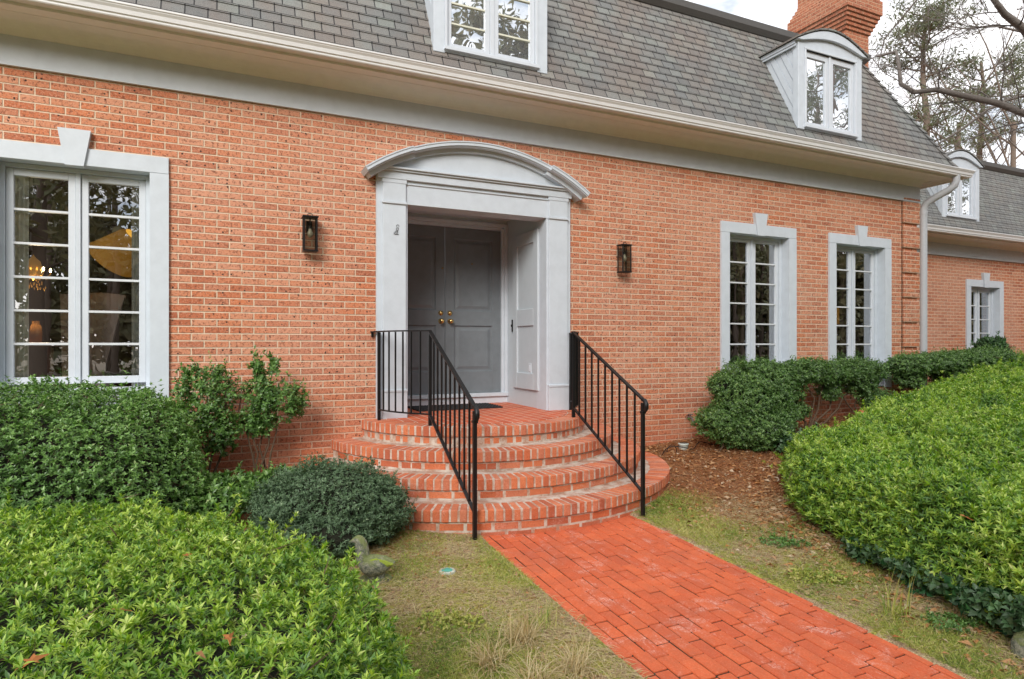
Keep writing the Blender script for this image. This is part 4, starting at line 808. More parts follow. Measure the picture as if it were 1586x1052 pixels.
# ------------------------------------------------------------------ shrubs
def sdf(px, py, poly):
    P_ = np.array(poly, float); n_ = len(P_); d = np.full(px.shape, 1e9); ins = np.zeros(px.shape, bool)
    for i in range(n_):
        a, b = P_[i], P_[(i + 1) % n_]; e = b - a; wx, wy = px - a[0], py - a[1]; t = np.clip((wx * e[0] + wy * e[1]) / (e @ e), 0, 1)
        d = np.minimum(d, np.hypot(wx - e[0] * t, wy - e[1] * t)); c = ((a[1] <= py) != (b[1] <= py)) & (px < (b[0] - a[0]) * (py - a[1]) / (b[1] - a[1] + 1e-12) + a[0]); ins ^= c
    return np.where(ins, d, -d)
def mound(name, label, cat, poly, topf, shoulder, mat, nros, k, L, W, spread, lumps, seed, tonef=None, inset=.10, group=None, twigs=900, vis=None, loc=None, bright=.55, base_lift=.02, sprigs=300, dead=40):
    P_ = np.array(poly); x0, y0 = P_.min(0); x1, y1 = P_.max(0)
    def H(x, y):
        s_ = sdf(x, y, poly) + .05 * lump(x, y, 6, seed + 9); f = np.clip(s_ / shoulder, 0, 1); prof = np.sqrt(np.clip(1 - (1 - f) ** 2.2, 0, 1)); g = G(x, y) + base_lift
        return np.where(s_ > 0, g + (topf(x, y) + lumps[0] * lump(x, y, lumps[1], seed) + lumps[2] * lump(x, y, lumps[3], seed + 3) - g) * prof, g - .3), s_
    root = thing(name, label, cat, loc or ((x0 + x1) / 2, (y0 + y1) / 2, float(G((x0 + x1) / 2, (y0 + y1) / 2))), group)
    got = []; e = .02; cnt = 0
    while cnt < nros:
        x = rng.uniform(x0 - .1, x1 + .1, 60000); y = rng.uniform(y0 - .1, y1 + .1, 60000)
        if vis is not None:
            q = vis(x, y); x, y = x[q], y[q]
        h, s_ = H(x, y); ok = s_ > 0; x, y, h = x[ok], y[ok], h[ok]
        hx = (H(x + e, y)[0] - H(x - e, y)[0]) / (2 * e); hy = (H(x, y + e)[0] - H(x, y - e)[0]) / (2 * e); hx = np.clip(hx, -7, 7); hy = np.clip(hy, -7, 7); nrm_ = np.sqrt(1 + hx ** 2 + hy ** 2)
        dens = nrm_ / 8.
        if vis is not None: 
            dd = np.hypot(x, y + 6.15); dens = dens * np.clip((4.5 / dd), .28, 1)
        keep = rng.random(len(x)) < dens; x, y, h, hx, hy, nrm_ = (a[keep] for a in (x, y, h, hx, hy, nrm_))
        N = np.stack([-hx, -hy, np.ones_like(hx)], 1) / nrm_[:, None]
        # spread vertically on steep sides
        P = np.stack([x, y, h], 1); got.append((P, N)); cnt += len(P)
    P = np.concatenate([g[0] for g in got])[:nros]; N = np.concatenate([g[1] for g in got])[:nros]
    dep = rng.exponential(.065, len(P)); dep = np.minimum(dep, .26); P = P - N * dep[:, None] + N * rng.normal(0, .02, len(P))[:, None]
    # sprigs: short shoots standing proud of the surface, each carrying several whorls
    si = rng.integers(0, len(P), sprigs); sdir = nrm(N[si] + np.array([0, 0, .9]) + rng.normal(0, .45, (sprigs, 3))); sl_ = rng.gamma(3., .024, sprigs) * (L / .04) ** .5
    sp_ = np.concatenate([P[si] + sdir * (sl_ * q)[:, None] for q in (.25, .5, .75, 1.)]); sn_ = np.tile(sdir, (4, 1)); P = np.concatenate([P, sp_]); N = np.concatenate([N, sn_]); dep = np.concatenate([dep, np.tile(rng.uniform(-.12, .02, sprigs), 4)])
    A = nrm(N * .75 + np.array([0, 0, .75]) + rng.normal(0, .33, P.shape)); P[:, 2] = np.maximum(P[:, 2], G(P[:, 0], P[:, 1]) + .015)
    tone = bright + .04 - dep * 2.5 + .30 * lump(P[:, 0], P[:, 1], 9, seed + 5) + .22 * lump(P[:, 0], P[:, 1], 2.5, seed + 6) + rng.normal(0, .15, len(P)); yng = rng.random(len(P)) < .05; tone[yng] += .35  # deeper leaves toned darker: shade of the gaps put into leaf colour
    if tonef is not None: tone = tone + tonef(P)
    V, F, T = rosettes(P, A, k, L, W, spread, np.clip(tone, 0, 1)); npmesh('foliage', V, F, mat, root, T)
    di = rng.integers(0, nros, dead); dd_ = rng.normal(size=(dead, 3)) * np.array([1, 1, .35]); ll = rng.uniform(.02, .07, dead)
    V, F, T = leaves(P[di] + N[di] * .012, dd_, N[di] + rng.normal(0, .3, (dead, 3)), ll, ll * rng.uniform(.08, .45, dead), rng.random(dead), .3, .2); npmesh('dead_leaves', V, F, 'fallen', root, T)
    # inner core: opaque dark shell added to stop the view through the foliage
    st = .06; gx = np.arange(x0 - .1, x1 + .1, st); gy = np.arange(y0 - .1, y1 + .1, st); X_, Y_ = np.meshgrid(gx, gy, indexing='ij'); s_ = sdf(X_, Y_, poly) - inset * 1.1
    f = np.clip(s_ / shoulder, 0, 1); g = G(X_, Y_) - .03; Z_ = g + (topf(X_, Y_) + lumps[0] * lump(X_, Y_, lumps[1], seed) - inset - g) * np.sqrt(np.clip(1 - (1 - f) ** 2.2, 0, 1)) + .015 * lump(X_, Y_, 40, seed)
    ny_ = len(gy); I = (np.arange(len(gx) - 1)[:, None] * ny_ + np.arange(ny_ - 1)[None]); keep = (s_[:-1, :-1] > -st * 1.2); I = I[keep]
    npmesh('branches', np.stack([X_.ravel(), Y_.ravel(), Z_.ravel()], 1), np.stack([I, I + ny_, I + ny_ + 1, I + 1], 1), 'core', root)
    # twigs
    idx = rng.integers(0, len(P), twigs); tp = P[idx]; d = nrm(N[idx] + rng.normal(0, .5, tp.shape)) * -1
    V, F, T = leaves(tp, d, rng.normal(size=tp.shape), .16, .006, np.full(twigs, .4), .1, .05); npmesh('twigs', V, F, 'twig', root)
    return root
visr = lambda x, y: x < 2.078 * (y + 6.15) + 1.1
# foreground azalea (bottom left)
polyL = [(-2.7, -1.45), (-1.2, -1.55), (-.25, -1.85), (.26, -2.2), (.50, -2.6), (.70, -3.05), (.74, -3.6), (.60, -4.3), (.30, -5.1), (-.3, -5.5), (-2.7, -5.5)]
mound('azalea_hedge', 'broad bright green azalea hedge filling the near left corner beside the path', 'hedge', polyL, lambda x, y: -.91 - .10 * np.clip(x + .3, 0, 1) + 0 * y, .42, 'azalea', 29000, 8, .032, .0094, .80, (.05, 4, .05, 10), 11, inset=.16, twigs=2600, sprigs=1100, dead=150)
# right azalea bank
polyR = [(5.35, -1.42), (4.85, -1.85), (4.38, -2.4), (4.02, -3.2), (3.84, -3.9), (3.74, -4.6), (3.9, -5.6), (8, -5), (15, -2.6), (16, .9), (13.2, .75), (9.8, -.45), (7.4, -1.05), (6.4, -1.35)]
topR = lambda x, y: np.interp(x + 0 * y, [3.5, 4.6, 5.2, 6.5, 8, 10, 13.5, 16], [-.90, -.93, -.90, -.70, -.58, -.42, -.22, -.15]) + 0 * y
mound('azalea_hedge', 'long bright green azalea bank rising along the right side of the path', 'hedge', polyR, topR, .38, 'azalea', 44000, 7, .041, .0115, .80, (.10, 2.6, .085, 7), 23, vis=visr, inset=.17, twigs=4000, sprigs=2200, dead=170)
# dark holly hedge below the wide window
polyH = [(-2.9, -.12), (-.5, -.10), (-.22, -.35), (-.08, -.8), (-.10, -1.2), (-.45, -1.55), (-1.2, -1.60), (-2.9, -1.5)]
mound('holly_hedge', 'dark green small leaved hedge under the wide window, behind the azalea', 'hedge', polyH, lambda x, y: -.28 + .22 * np.clip(y + .3, -1.3, 0) - .08 * np.clip(x + .9, 0, 2), .33, 'holly', 22000, 5, .028, .0125, .95, (.05, 5, .045, 12), 31, inset=.13, twigs=2500, bright=.6, sprigs=700)

def blobs(name, label, cat, bl, mat, dens, k, L, W, stems, seed, group=None, spread=.95, bright=.5, jitter=.05, gap=.0, core=.62, twigs=200, loc=None, fill=.12):
    """bl: list of (cx,cy,cz,rx,ry,rz) ellipsoids"""
    c0 = bl[0]; gz = float(G(c0[0], c0[1])); root = thing(name, label, cat, loc or (c0[0], c0[1], gz), group); Ps, Ns = [], []
    r = np.random.default_rng(seed)
    for b in bl:
        c = np.array(b[:3]); rd = np.array(b[3:]); area = 4 * pi * ((rd[0] * rd[1]) ** 1.6 / 3 + (rd[0] * rd[2]) ** 1.6 / 3 + (rd[1] * rd[2]) ** 1.6 / 3) ** (1 / 1.6)
        n_ = int(area * dens); d = nrm(r.normal(size=(n_, 3))); lum = 1 + .13 * np.sin(d[:, 0] * 7 + seed) * np.sin(d[:, 2] * 8 + d[:, 1] * 5) + .10 * np.sin(d[:, 1] * 17 + d[:, 2] * 13 + seed) * np.sin(d[:, 0] * 15) + .05 * r.normal(size=n_)
        dp = 1 - np.minimum(r.exponential(fill, n_), .9); P = c + d * rd * (lum * dp)[:, None]; ins = np.zeros(n_, bool)
        for b2 in bl:
            if b2 is not b: ins |= (((P - np.array(b2[:3])) / (np.array(b2[3:]) * .75)) ** 2).sum(1) < 1
        if gap: ins |= (np.sin(P[:, 0] * 19 + seed) + np.sin(P[:, 2] * 23 + P[:, 0] * 6) + np.sin(P[:, 1] * 17)) / 3 > 1 - gap * 1.4
        Ps.append(P[~ins]); Ns.append(nrm(d / rd)[~ins])
    P = np.concatenate(Ps); N = np.concatenate(Ns); ok = P[:, 2] > G(P[:, 0], P[:, 1]) + .01; P, N = P[ok], N[ok]
    A = nrm(N * .8 + np.array([0, 0, .6]) + r.normal(0, .4, P.shape)); tone = bright + .12 * lump(P[:, 0] + P[:, 2], P[:, 1] - P[:, 2], 11, seed) + r.normal(0, .17, len(P)) + .06 * N[:, 2]
    V0, F0, T0 = rosettes(P, A, k, L, W, spread, np.clip(tone, 0, 1))
    ns_ = int(len(P) * .05); si = r.integers(0, len(P), ns_); sd_ = nrm(N[si] + np.array([0, 0, .8]) + r.normal(0, .4, (ns_, 3))); sl2 = r.uniform(.03, .10, ns_) * (L / .03) ** .6
    PP = np.concatenate([P[si] + sd_ * (sl2 * q)[:, None] for q in (.3, .65, 1.)]); V, F, T = rosettes(PP, np.tile(sd_, (3, 1)), max(3, k - 2), L, W, spread * .8, np.clip(r.normal(bright + .15, .15, len(PP)), 0, 1)); npmesh('foliage', np.concatenate([V0, V]), np.concatenate([F0, F + len(V0)]), mat, root, np.concatenate([T0, T]))
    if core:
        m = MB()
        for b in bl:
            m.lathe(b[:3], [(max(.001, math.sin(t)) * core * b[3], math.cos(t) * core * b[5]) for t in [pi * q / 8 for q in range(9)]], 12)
        m.build('branches', 'core', root)  # solid dark ellipsoids added inside so the bush is not see-through
    if stems:
        m = MB()
        for s_ in stems: m.tube(s_[0], s_[1], 6)
        m.build('stem', 'twig', root)
    return root
def stem(x0, y0, x1, y1, z1, r0=.012, wig=.05):
    g = float(G(x0, y0)) - .02; p_ = []
    for k in range(6):
        t = k / 5; p_.append((x0 + (x1 - x0) * t + random.uniform(-wig, wig) * (0 < k < 5), y0 + (y1 - y0) * t + random.uniform(-wig, wig) * .5 * (0 < k < 5), g + (z1 - g) * t))
    return (p_, [r0 * (1 - .6 * k / 5) for k in range(6)])
# dwarf teal mound beside the steps
blobs('dwarf_shrub', 'low rounded dark blue green shrub left of the brick steps', 'shrub', [(.72, -1.50, -1.16, .47, .44, .31), (.95, -1.58, -1.20, .30, .30, .24), (.48, -1.36, -1.19, .30, .30, .25), (.66, -1.72, -1.28, .34, .26, .16)], 'teal', 5200, 5, .021, .008, None, 41, bright=.5, core=.8)
# two leggy small bushes against the wall
blobs('boxwood_bush', 'small leggy bush against the brick just right of the wide window', 'shrub', [(-.13, -.34, -.42, .25, .17, .24), (-.15, -.34, -.27, .18, .13, .11), (-.02, -.38, -.72, .16, .14, .20), (-.24, -.40, -.62, .14, .14, .18)], 'holly', 1700, 5, .034, .016, [stem(-.1, -.38, -.12, -.34, -.3), stem(-.08, -.38, .02, -.36, -.4), stem(-.12, -.36, -.25, -.36, -.35), stem(-.1, -.36, .05, -.36, -.3)], 42, 'two leggy bushes on the brick wall', bright=.45, gap=.42, core=0, fill=.5)
blobs('boxwood_bush', 'small leggy bush with two pointed tips against the brick left of the steps', 'shrub', [(.36, -.35, -.46, .26, .16, .24), (.27, -.33, -.22, .055, .06, .14), (.40, -.33, -.19, .035, .04, .15), (.53, -.36, -.50, .15, .14, .16), (.26, -.37, -.66, .16, .13, .14)], 'holly', 1700, 5, .034, .016, [stem(.30, -.36, .30, -.34, -.25), stem(.33, -.36, .50, -.36, -.4), stem(.28, -.38, .22, -.34, -.4), stem(.31, -.38, .40, -.34, -.2), stem(.22, -.38, .15, -.34, -.4)], 43, 'two leggy bushes on the brick wall', bright=.45, gap=.42, core=0, fill=.5)
blobs('ivy_plant', 'low ivy like plants with pointed leaves between the left hedge and the round shrub', 'plant', [(.05, -.75, -1.14, .22, .20, .13), (.40, -.60, -1.14, .18, .16, .10), (-.05, -1.05, -1.17, .22, .22, .15), (.68, -.65, -1.15, .14, .12, .08)], 'holly', 1300, 4, .045, .02, None, 44, bright=.6, core=.4, gap=.25)
# bushes on the right wall
blobs('boxwood_bush', 'full rounded dark green bush beside the tap, nearest the steps on the right wall', 'shrub', [(5.62, -.60, -.66, .36, .32, .30), (5.95, -.55, -.55, .36, .32, .28), (5.22, -.58, -.90, .26, .24, .18), (5.35, -.5, -.48, .15, .15, .13), (5.45, -.6, -1.05, .25, .2, .15), (5.72, -.75, -.98, .40, .28, .24), (6.15, -.55, -.88, .28, .25, .28)], 'hedge', 2600, 5, .030, .014, [stem(5.2, -.6, 5.3, -.6, -.8), stem(5.7, -.6, 5.8, -.6, -.7)], 51, bright=.55, gap=.2, core=.5, fill=.2)
hb = []
for k in range(9):
    x = 5.75 + k * .285; hb.append((x, -.42 - .02 * (k % 2), -.36 + .02 * math.sin(k * 2), .27, .26, .155))
hb += [(6.55, -.42, -.58, .22, .2, .14), (7.9, -.42, -.55, .26, .2, .16), (7.3, -.42, -.62, .15, .15, .12), (6.65, -.42, -.85, .18, .18, .12), (8.1, -.5, -.75, .25, .2, .14)]
st_ = [stem(6.75 + .04 * k, -.42, 5.9 + .36 * k, -.42, -.38, .018, .08) for k in range(7)] + [stem(7.9, -.45, 7.4 + .35 * k, -.42, -.4, .014, .06) for k in range(4)]
blobs('boxwood_hedge', 'clipped dark green hedge with bare stems below the two right windows', 'hedge', hb, 'hedge', 2500, 5, .029, .013, st_, 52, bright=.52, gap=.25, core=0, fill=.28)
hb = [(8.98 + k * .33, -.38 + .03 * k, -.30 + .012 * k, .30, .26, .14) for k in range(9)] + [(9.0, -.38, -.5, .2, .18, .12), (10.2, -.3, -.5, .4, .25, .16), (11.2, -.2, -.5, .4, .3, .2)]
blobs('boxwood_hedge', 'short clipped green hedge around the foot of the grey downspout', 'hedge', hb, 'hedge', 2100, 5, .032, .014, [stem(9.0 + .25 * k, -.38, 8.9 + .3 * k, -.38, -.35, .012) for k in range(8)], 53, bright=.55, gap=.03, core=.7)
blobs('leafy_shrub', 'small upright leafy shrub standing before the wing window', 'shrub', [(12.35, .30, -.08, .22, .2, .16), (12.2, .3, .0, .10, .1, .10), (12.5, .3, .02, .08, .1, .09), (12.35, .3, -.3, .25, .2, .15)], 'ivy', 900, 5, .075, .026, [stem(12.35, .3, 12.35, .3, 0)], 54, bright=.6, core=.4, spread=.7)
blobs('ivy_plant', 'dark ivy trailing at the ground under the right azalea', 'plant', [(4.0, -3.35, -1.41, .08, .2, .05), (3.90, -3.8, -1.41, .10, .25, .07), (3.78, -4.3, -1.41, .12, .3, .09), (6.1, -1.0, -1.15, .35, .22, .12)], 'ivy', 900, 3, .05, .034, None, 55, bright=.45, core=.5)

# ------------------------------------------------------------------ lawn, straw, leaf litter
def inpath(x, y, pad=.0): return (x > 1.75 - pad) & (x < 3.2 + pad) & (y < -1.5)
def insteps(x, y, pad=0.): return (np.hypot(x - CX, y - CY) < 2.1 + pad)
def scatter(n_, x0, x1, y0, y1, cond):
    out = []; c = 0
    while c < n_:
        x = rng.uniform(x0, x1, 40000); y = rng.uniform(y0, y1, 40000); q = cond(x, y) & ~inpath(x, y) & ~insteps(x, y) & (y < -.03); out.append(np.stack([x[q], y[q]], 1)); c += q.sum()
    return np.concatenate(out)[:n_]
def blades(name, n_, area, cond, mat, Lr, Wd, lean, lift, tonef=None):
    p_ = scatter(n_, *area, cond); x, y = p_.T; P = np.stack([x, y, G(x, y) + lift], 1); a = rng.uniform(0, 6.28, n_); el = np.clip(rng.normal(lean[0], lean[1], n_), .02, 1.5)
    D = np.stack([np.cos(a) * np.cos(el), np.sin(a) * np.cos(el), np.sin(el)], 1); L = rng.uniform(*Lr, n_); t = np.clip(rng.normal(.5, .22, n_) + (tonef(x, y) if tonef else 0), 0, 1)
    V, F, T = leaves(P, D, np.array([0, 0, 1.]) + rng.normal(0, .4, P.shape), L, Wd, t, .1, .25); return npmesh(name, V, F, mat, None, T)
front = lambda x, y: (x < .62 * 99) & (y > -6)
lawnL = lambda x, y: (x < 1.75) & (sdf(x, y, polyL) < .03)
lawnR = lambda x, y: (x > 3.2) & (sdf(x, y, polyR) < .05)
gt = lambda x, y: .45 * lump(x, y, 5, 77) + .35 * lump(x, y, 16, 78)
tag(blades('grass', 64000, (-.3, 1.75, -5.2, -1.2), lambda x, y: lawnL(x, y) & (rng.random(len(x)) < np.clip((-1.2 - y) / .9, 0, 1) * np.clip(.35 + 1.6 * lump(x, y, 5, 301), .06, 1)), 'grass', (.016, .050), .0032, (.55, .32), .0, gt), kind='stuff')
tag(blades('grass', 52000, (3.2, 5.6, -5.2, -.9), lambda x, y: lawnR(x, y) & (rng.random(len(x)) < np.clip((4.5 - x - .45 * (y + 2)) * 1.2, 0, 1) * np.clip(.3 + 1.6 * lump(x, y, 5, 302), .05, 1)), 'grass', (.016, .050), .0032, (.55, .32), .0, gt), kind='stuff')
tag(blades('dry_grass', 16000, (.5, 1.75, -5.2, -1.6), lambda x, y: lawnL(x, y) & (rng.random(len(x)) < np.clip(.5 - 1.5 * lump(x, y, 5, 301), .15, 1)), 'straw', (.03, .09), .0026, (.14, .14), .010), kind='stuff')
tag(blades('dry_grass', 10000, (3.2, 4.9, -5.0, -1.6), lambda x, y: lawnR(x, y) & (rng.random(len(x)) < np.clip(.5 - 1.5 * lump(x, y, 5, 302), .15, 1)), 'straw', (.03, .09), .0026, (.14, .14), .010), kind='stuff')
tag(blades('pine_straw', 34000, (3.3, 9.3, -3.6, -.05), lambda x, y: (rng.random(len(x)) < np.clip((x - 3.35 + .45 * (y + 2.2)) / 1.1, .08, 1)) & (sdf(x, y, polyR) < .1), 'needle', (.05, .13), .0024, (.08, .1), .008), kind='stuff')
tag(blades('pine_straw', 7000, (-.2, 1.4, -2.4, -.1), lambda x, y: (rng.random(len(x)) < np.clip((y + 2.35) / .8, 0, 1)), 'needle', (.05, .12), .0024, (.08, .1), .008), kind='stuff')
def litter(n_, area, cond, L=(.03, .07)):
    p_ = scatter(n_, *area, cond); x, y = p_.T; P = np.stack([x, y, G(x, y) + .012], 1); a = rng.uniform(0, 6.28, n_); D = np.stack([np.cos(a), np.sin(a), rng.normal(0, .25, n_)], 1); l = rng.uniform(*L, n_)
    V, F, T = leaves(P, D, np.array([0, 0, 1.]) + rng.normal(0, .35, P.shape), l, l * rng.uniform(.3, .6, n_), rng.random(n_), .3, .15); return npmesh('fallen_leaves', V, F, 'fallen', None, T)
tag(litter(3600, (3.25, 9, -4.8, -.05), lambda x, y: (sdf(x, y, polyR) < .15) & (rng.random(len(x)) < np.clip((x - 3.1) / 1.5, .05, 1))), kind='stuff')
tag(litter(3200, (3.25, 9, -4.8, -.05), lambda x, y: (sdf(x, y, polyR) < .15) & (rng.random(len(x)) < np.clip((x - 3.0) / 1.2, .08, 1)), (.008, .03)), kind='stuff')
tag(litter(900, (-.2, 1.74, -4.8, -.1), lambda x, y: (sdf(x, y, polyL) < .05) & (rng.random(len(x)) < .4 + lump(x, y, 6, 55)), (.008, .035)), kind='stuff')
tag(litter(700, (3.25, 6.5, -4.8, -1.0), lambda x, y: (np.abs(sdf(x, y, polyR) + .12) < .22), (.03, .075)), kind='stuff')
# clumps of long grass
def tuft(x, y, n_, L, mat, label, green=.5, lean=(1., .35)):
    g = float(G(x, y)); r_ = rng; a = r_.uniform(0, 6.28, n_); el = np.clip(r_.normal(*lean, n_), .15, 1.5); px, py = x + r_.normal(0, .035, n_), y + r_.normal(0, .035, n_); V, F, T = [], [], []; k0 = 0
    for i in range(n_):
        d = Vector((math.cos(a[i]) * math.cos(el[i]), math.sin(a[i]) * math.cos(el[i]), math.sin(el[i]))); p_ = Vector((px[i], py[i], g)); sd_ = d.cross(Vector((0, 0, 1))).normalized() * .0028; ll = L * r_.uniform(.5, 1.2); t = r_.random()
        for j in range(6):
            wv = sd_ * (1 - j / 5.5); V += [tuple(p_ + wv), tuple(p_ - wv)]; T += [t, t]; p_ = p_ + d * ll / 5; d = (d + Vector((0, 0, -.28))).normalized()
            if p_.z < g + .004: p_.z = g + .004
        F += [(k0 + 2 * j, k0 + 2 * j + 1, k0 + 2 * j + 3, k0 + 2 * j + 2) for j in range(5)]; k0 += 12
    root = thing('grass_tuft', label, 'grass tuft', (x, y, g)); npmesh('blades', np.array(V), np.array(F), mat, root, np.array(T))
tuft(1.38, -3.30, 150, .20, 'straw', 'dry straw coloured grass tuft beside the left edge of the path'); tuft(1.15, -3.42, 120, .20, 'straw', 'tangled pale dry grass tuft between the near hedge and the other dry tuft')
for i, (x, y, lb) in enumerate(((1.28, -3.62, 'flattened straw tuft directly nearer the camera than the tangled pale one'), (1.50, -3.62, 'straw tuft at the path edge below the greenish tuft'), (1.02, -3.72, 'pale straw tuft close to the right end of the near hedge'), (1.33, -3.95, 'bleached straw tuft at the bottom picture edge, left of the path'), (.95, -2.75, 'small dry tuft between the stone goose and the drain cap line'))): tuft(x, y, 110 if i < 4 else 40, .17 if i < 4 else .09, 'straw', lb, lean=(.7, .4))
for i, (x, y, lb) in enumerate(((1.05, -2.95, 'small green weed patch left of the path beyond the dry tufts'), (3.75, -2.75, 'small green weed patch right of the path below the azalea bank'), (3.42, -3.3, 'green weed clump touching the right path edge'), (3.62, -4.05, 'bright green weed clump by the arching grass tuft'))): blobs('weed_clump', lb, 'weeds', [(x, y, float(G(x, y)) + .01, .12, .10, .035), (x + .15, y - .08, float(G(x, y)) + .005, .08, .08, .025)], 'holly' if i % 2 else 'grass', 2600, 4, .022, .012, None, 80 + i, bright=.5, core=0)
tuft(1.55, -3.18, 50, .13, 'grass', 'short greenish grass tuft touching the left path edge')
tuft(3.46, -3.86, 46, .26, 'grass', 'long arching green and straw grass tuft on the right of the path', lean=(1.1, .35))
# big dropped leaves on the hedges
def bigleaf(x, y, z, s_, rot, label, tilt=.3):
    m = MB(); out_ = []
    for k in range(10):
        a = 2 * pi * k / 10; r_ = s_ * (1. if k % 2 == 0 else .38) * (1.25 if k == 0 else 1) ; out_.append(Vector((r_ * math.cos(a), r_ * math.sin(a) * .8, .12 * s_ * math.sin(a * 3))))
    mt_ = Matrix.Rotation(rot, 3, 'Z') @ Matrix.Rotation(tilt, 3, 'X'); c = Vector((x, y, z)); vs = [c] + [c + mt_ @ v for v in out_]; m.add(vs, [(0, 1 + k, 1 + (k + 1) % 10) for k in range(10)])
    m.tube([c - mt_ @ Vector((s_ * .3, 0, 0)), c - mt_ @ Vector((s_ * 1.3, .02, 0))], .0012, 4)
    o = m.build('fallen_leaf', 'fallen'); return tag(o, label, 'leaf', 'dropped oak leaves on the hedges')
def onz(px, py, z):
    u = (px - 793) / 965; v = (534 - py) / 965; c_, s_ = math.cos(YAW), math.sin(YAW); t = z / v; return (u * c_ + s_) * t, (-u * s_ + c_) * t - 6.15
for px, py, z, s_, rot, lb in ((50, 1030, -.90, .035, .5, 'pale star shaped leaf in the near left corner of the azalea'), (185, 950, -.90, .03, 2.2, 'long pinkish brown leaf caught on the left azalea'), (355, 995, -.92, .032, 1.2, 'grey brown lobed leaf near the middle of the left azalea'), (72, 680, -.62, .04, 2.6, 'brown oak leaf on the dark hedge under the wide window'),
                               (288, 865, -.92, .022, .2, 'small cream leaf standing on the left azalea'), (125, 885, -.91, .03, 1.8, 'rust orange leaf among the left azalea leaves'), (1495, 805, -.80, .03, .8, 'pale leaf on the near face of the right azalea bank'), (1335, 640, -.60, .05, .3, 'brown leaf on top of the right azalea bank')):
    x, y = onz(px, py, z); bigleaf(x, y, z + .015, s_, rot, lb)
for px, py, s_, lb, rot in ((1480, 1030, .05, 'large pale tan leaf lying right of the path', .4), (905, 950, .035, 'orange curled leaf by the left path edge', 1.), (1387, 968, .03, 'rusty leaf near the grass tuft right of the path', 2.)):
    z = -1.47; x, y = onz(px, py, z); bigleaf(x, y, float(G(x, y)) + .02, s_, rot, lb, .15)
x, y = onz(1583, 985, -1.45); z = float(G(x, y)); m = MB(); m.lathe((x + .08, y - .02, z + .02), [(.001, .1), (.05, .095), (.085, .07), (.1, .03), (.1, -.03)], 14); o = tag(m.build('edging_stone', 'stone'), 'grey rounded stone at the foot of the right azalea, by the picture edge', 'stone')

# ------------------------------------------------------------------ trees
def branch(m, p0, d, L, r, depth, curl, out=None, seed=0, nseg=5, gn=4, kids=(3, 5), ang=.7, upb=.12):
    rr = random; pts = [Vector(p0)]; d = Vector(d).normalized()
    for k in range(nseg):
        d = (d + Vector((rr.uniform(-1, 1), rr.uniform(-1, 1), rr.uniform(-1, 1))) * curl + Vector((0, 0, upb * .3))).normalized(); pts.append(pts[-1] + d * L / nseg)
    m.tube(pts, [r * (1 - .62 * k / nseg) for k in range(nseg + 1)], gn + (2 if depth > 2 else 0), cap=False)
    if out is not None and depth <= 1: out.append((pts[-1], d)); out.append((pts[len(pts) // 2], d))
    if depth <= 0: return
    for _ in range(rr.randint(*kids)):
        k = rr.randint(1, nseg); a = Vector((rr.uniform(-1, 1), rr.uniform(-1, 1), rr.uniform(-.7, 1))).normalized(); dd = (pts[k] - pts[k - 1]).normalized()
        branch(m, pts[k], dd * math.cos(ang) + a * math.sin(ang), L * rr.uniform(.45, .72), r * (1 - .62 * k / nseg) * .6, depth - 1, curl, out, 0, max(3, nseg - 1), gn, kids, ang, upb)
def tuftleaves(pts, n_, L, W, R_, tone=.5):
    P = np.array([np.array(p_[0]) for p_ in pts]); idx = rng.integers(0, len(P), n_); Q = P[idx] + rng.normal(0, R_, (n_, 3)) * np.array([1, 1, .45]); D = rng.normal(size=(n_, 3)) + np.array([0, 0, .3])
    sh = np.random.default_rng(5).random(len(P))[idx] * .4
    return leaves(Q, D, rng.normal(size=(n_, 3)), rng.uniform(.6, 1.2, n_) * L, W, np.clip(tone - .2 + sh + rng.normal(0, .12, n_), 0, 1), .2, .2)
def pos(px, py, Zd):
    u = (px - 793) / 965; c_, s_ = math.cos(YAW), math.sin(YAW); return Vector(((u * c_ + s_) * Zd, (-u * s_ + c_) * Zd - 6.15, (534 - py) / 965 * Zd))
def pine(px, ptop, Zd, wpx, label, crowns, r0, seed, nleaf=16000):
    random.seed(seed); base = pos(px, 534, Zd); base.z = -1.4; top = pos(px, ptop, Zd); t = thing('pine_tree', label, 'tree', tuple(base), 'trees behind the wing')
    m = MB(); n_ = 10; pts = [base.lerp(top, k / n_) + Vector((random.uniform(-.12, .12), random.uniform(-.12, .12), 0)) * (k > 0) for k in range(n_ + 1)]; m.tube(pts, [r0 * (1 - .8 * k / n_) + .02 for k in range(n_ + 1)], 9)
    out = []
    for (py0, py1, half, cnt) in crowns:
        for _ in range(cnt):
            py = random.uniform(py0, py1); q = pos(px, py, Zd); a = random.uniform(0, 6.28); ln = half * Zd / 965 * random.uniform(.5, 1.)
            branch(m, q, (math.cos(a), math.sin(a), random.uniform(-.05, .4)), ln, .05, 1, .22, out, nseg=4, gn=3, kids=(3, 5), ang=.6)
    m.build('trunk', 'bark', t, fixn=False)
    V, F, T = tuftleaves(out, nleaf, .26, .05, .20, .5); npmesh('crown', V, F, 'pine', t, T); return t
pine(1432, 12, 27, 60, 'tall airy pine with an open crown right of the chimney', [(22, 60, 45, 12), (60, 110, 75, 12), (110, 200, 75, 9), (200, 300, 60, 4)], .24, 3, 5200)
pine(1521, 95, 33, 60, 'second pine lower and further, above the wing dormer', [(104, 170, 65, 16), (170, 300, 80, 9)], .24, 4, 6000)
pine(1600, 150, 38, 60, 'third pine partly cut off at the right picture edge', [(160, 300, 60, 8), (100, 170, 40, 4)], .24, 5, 3500)
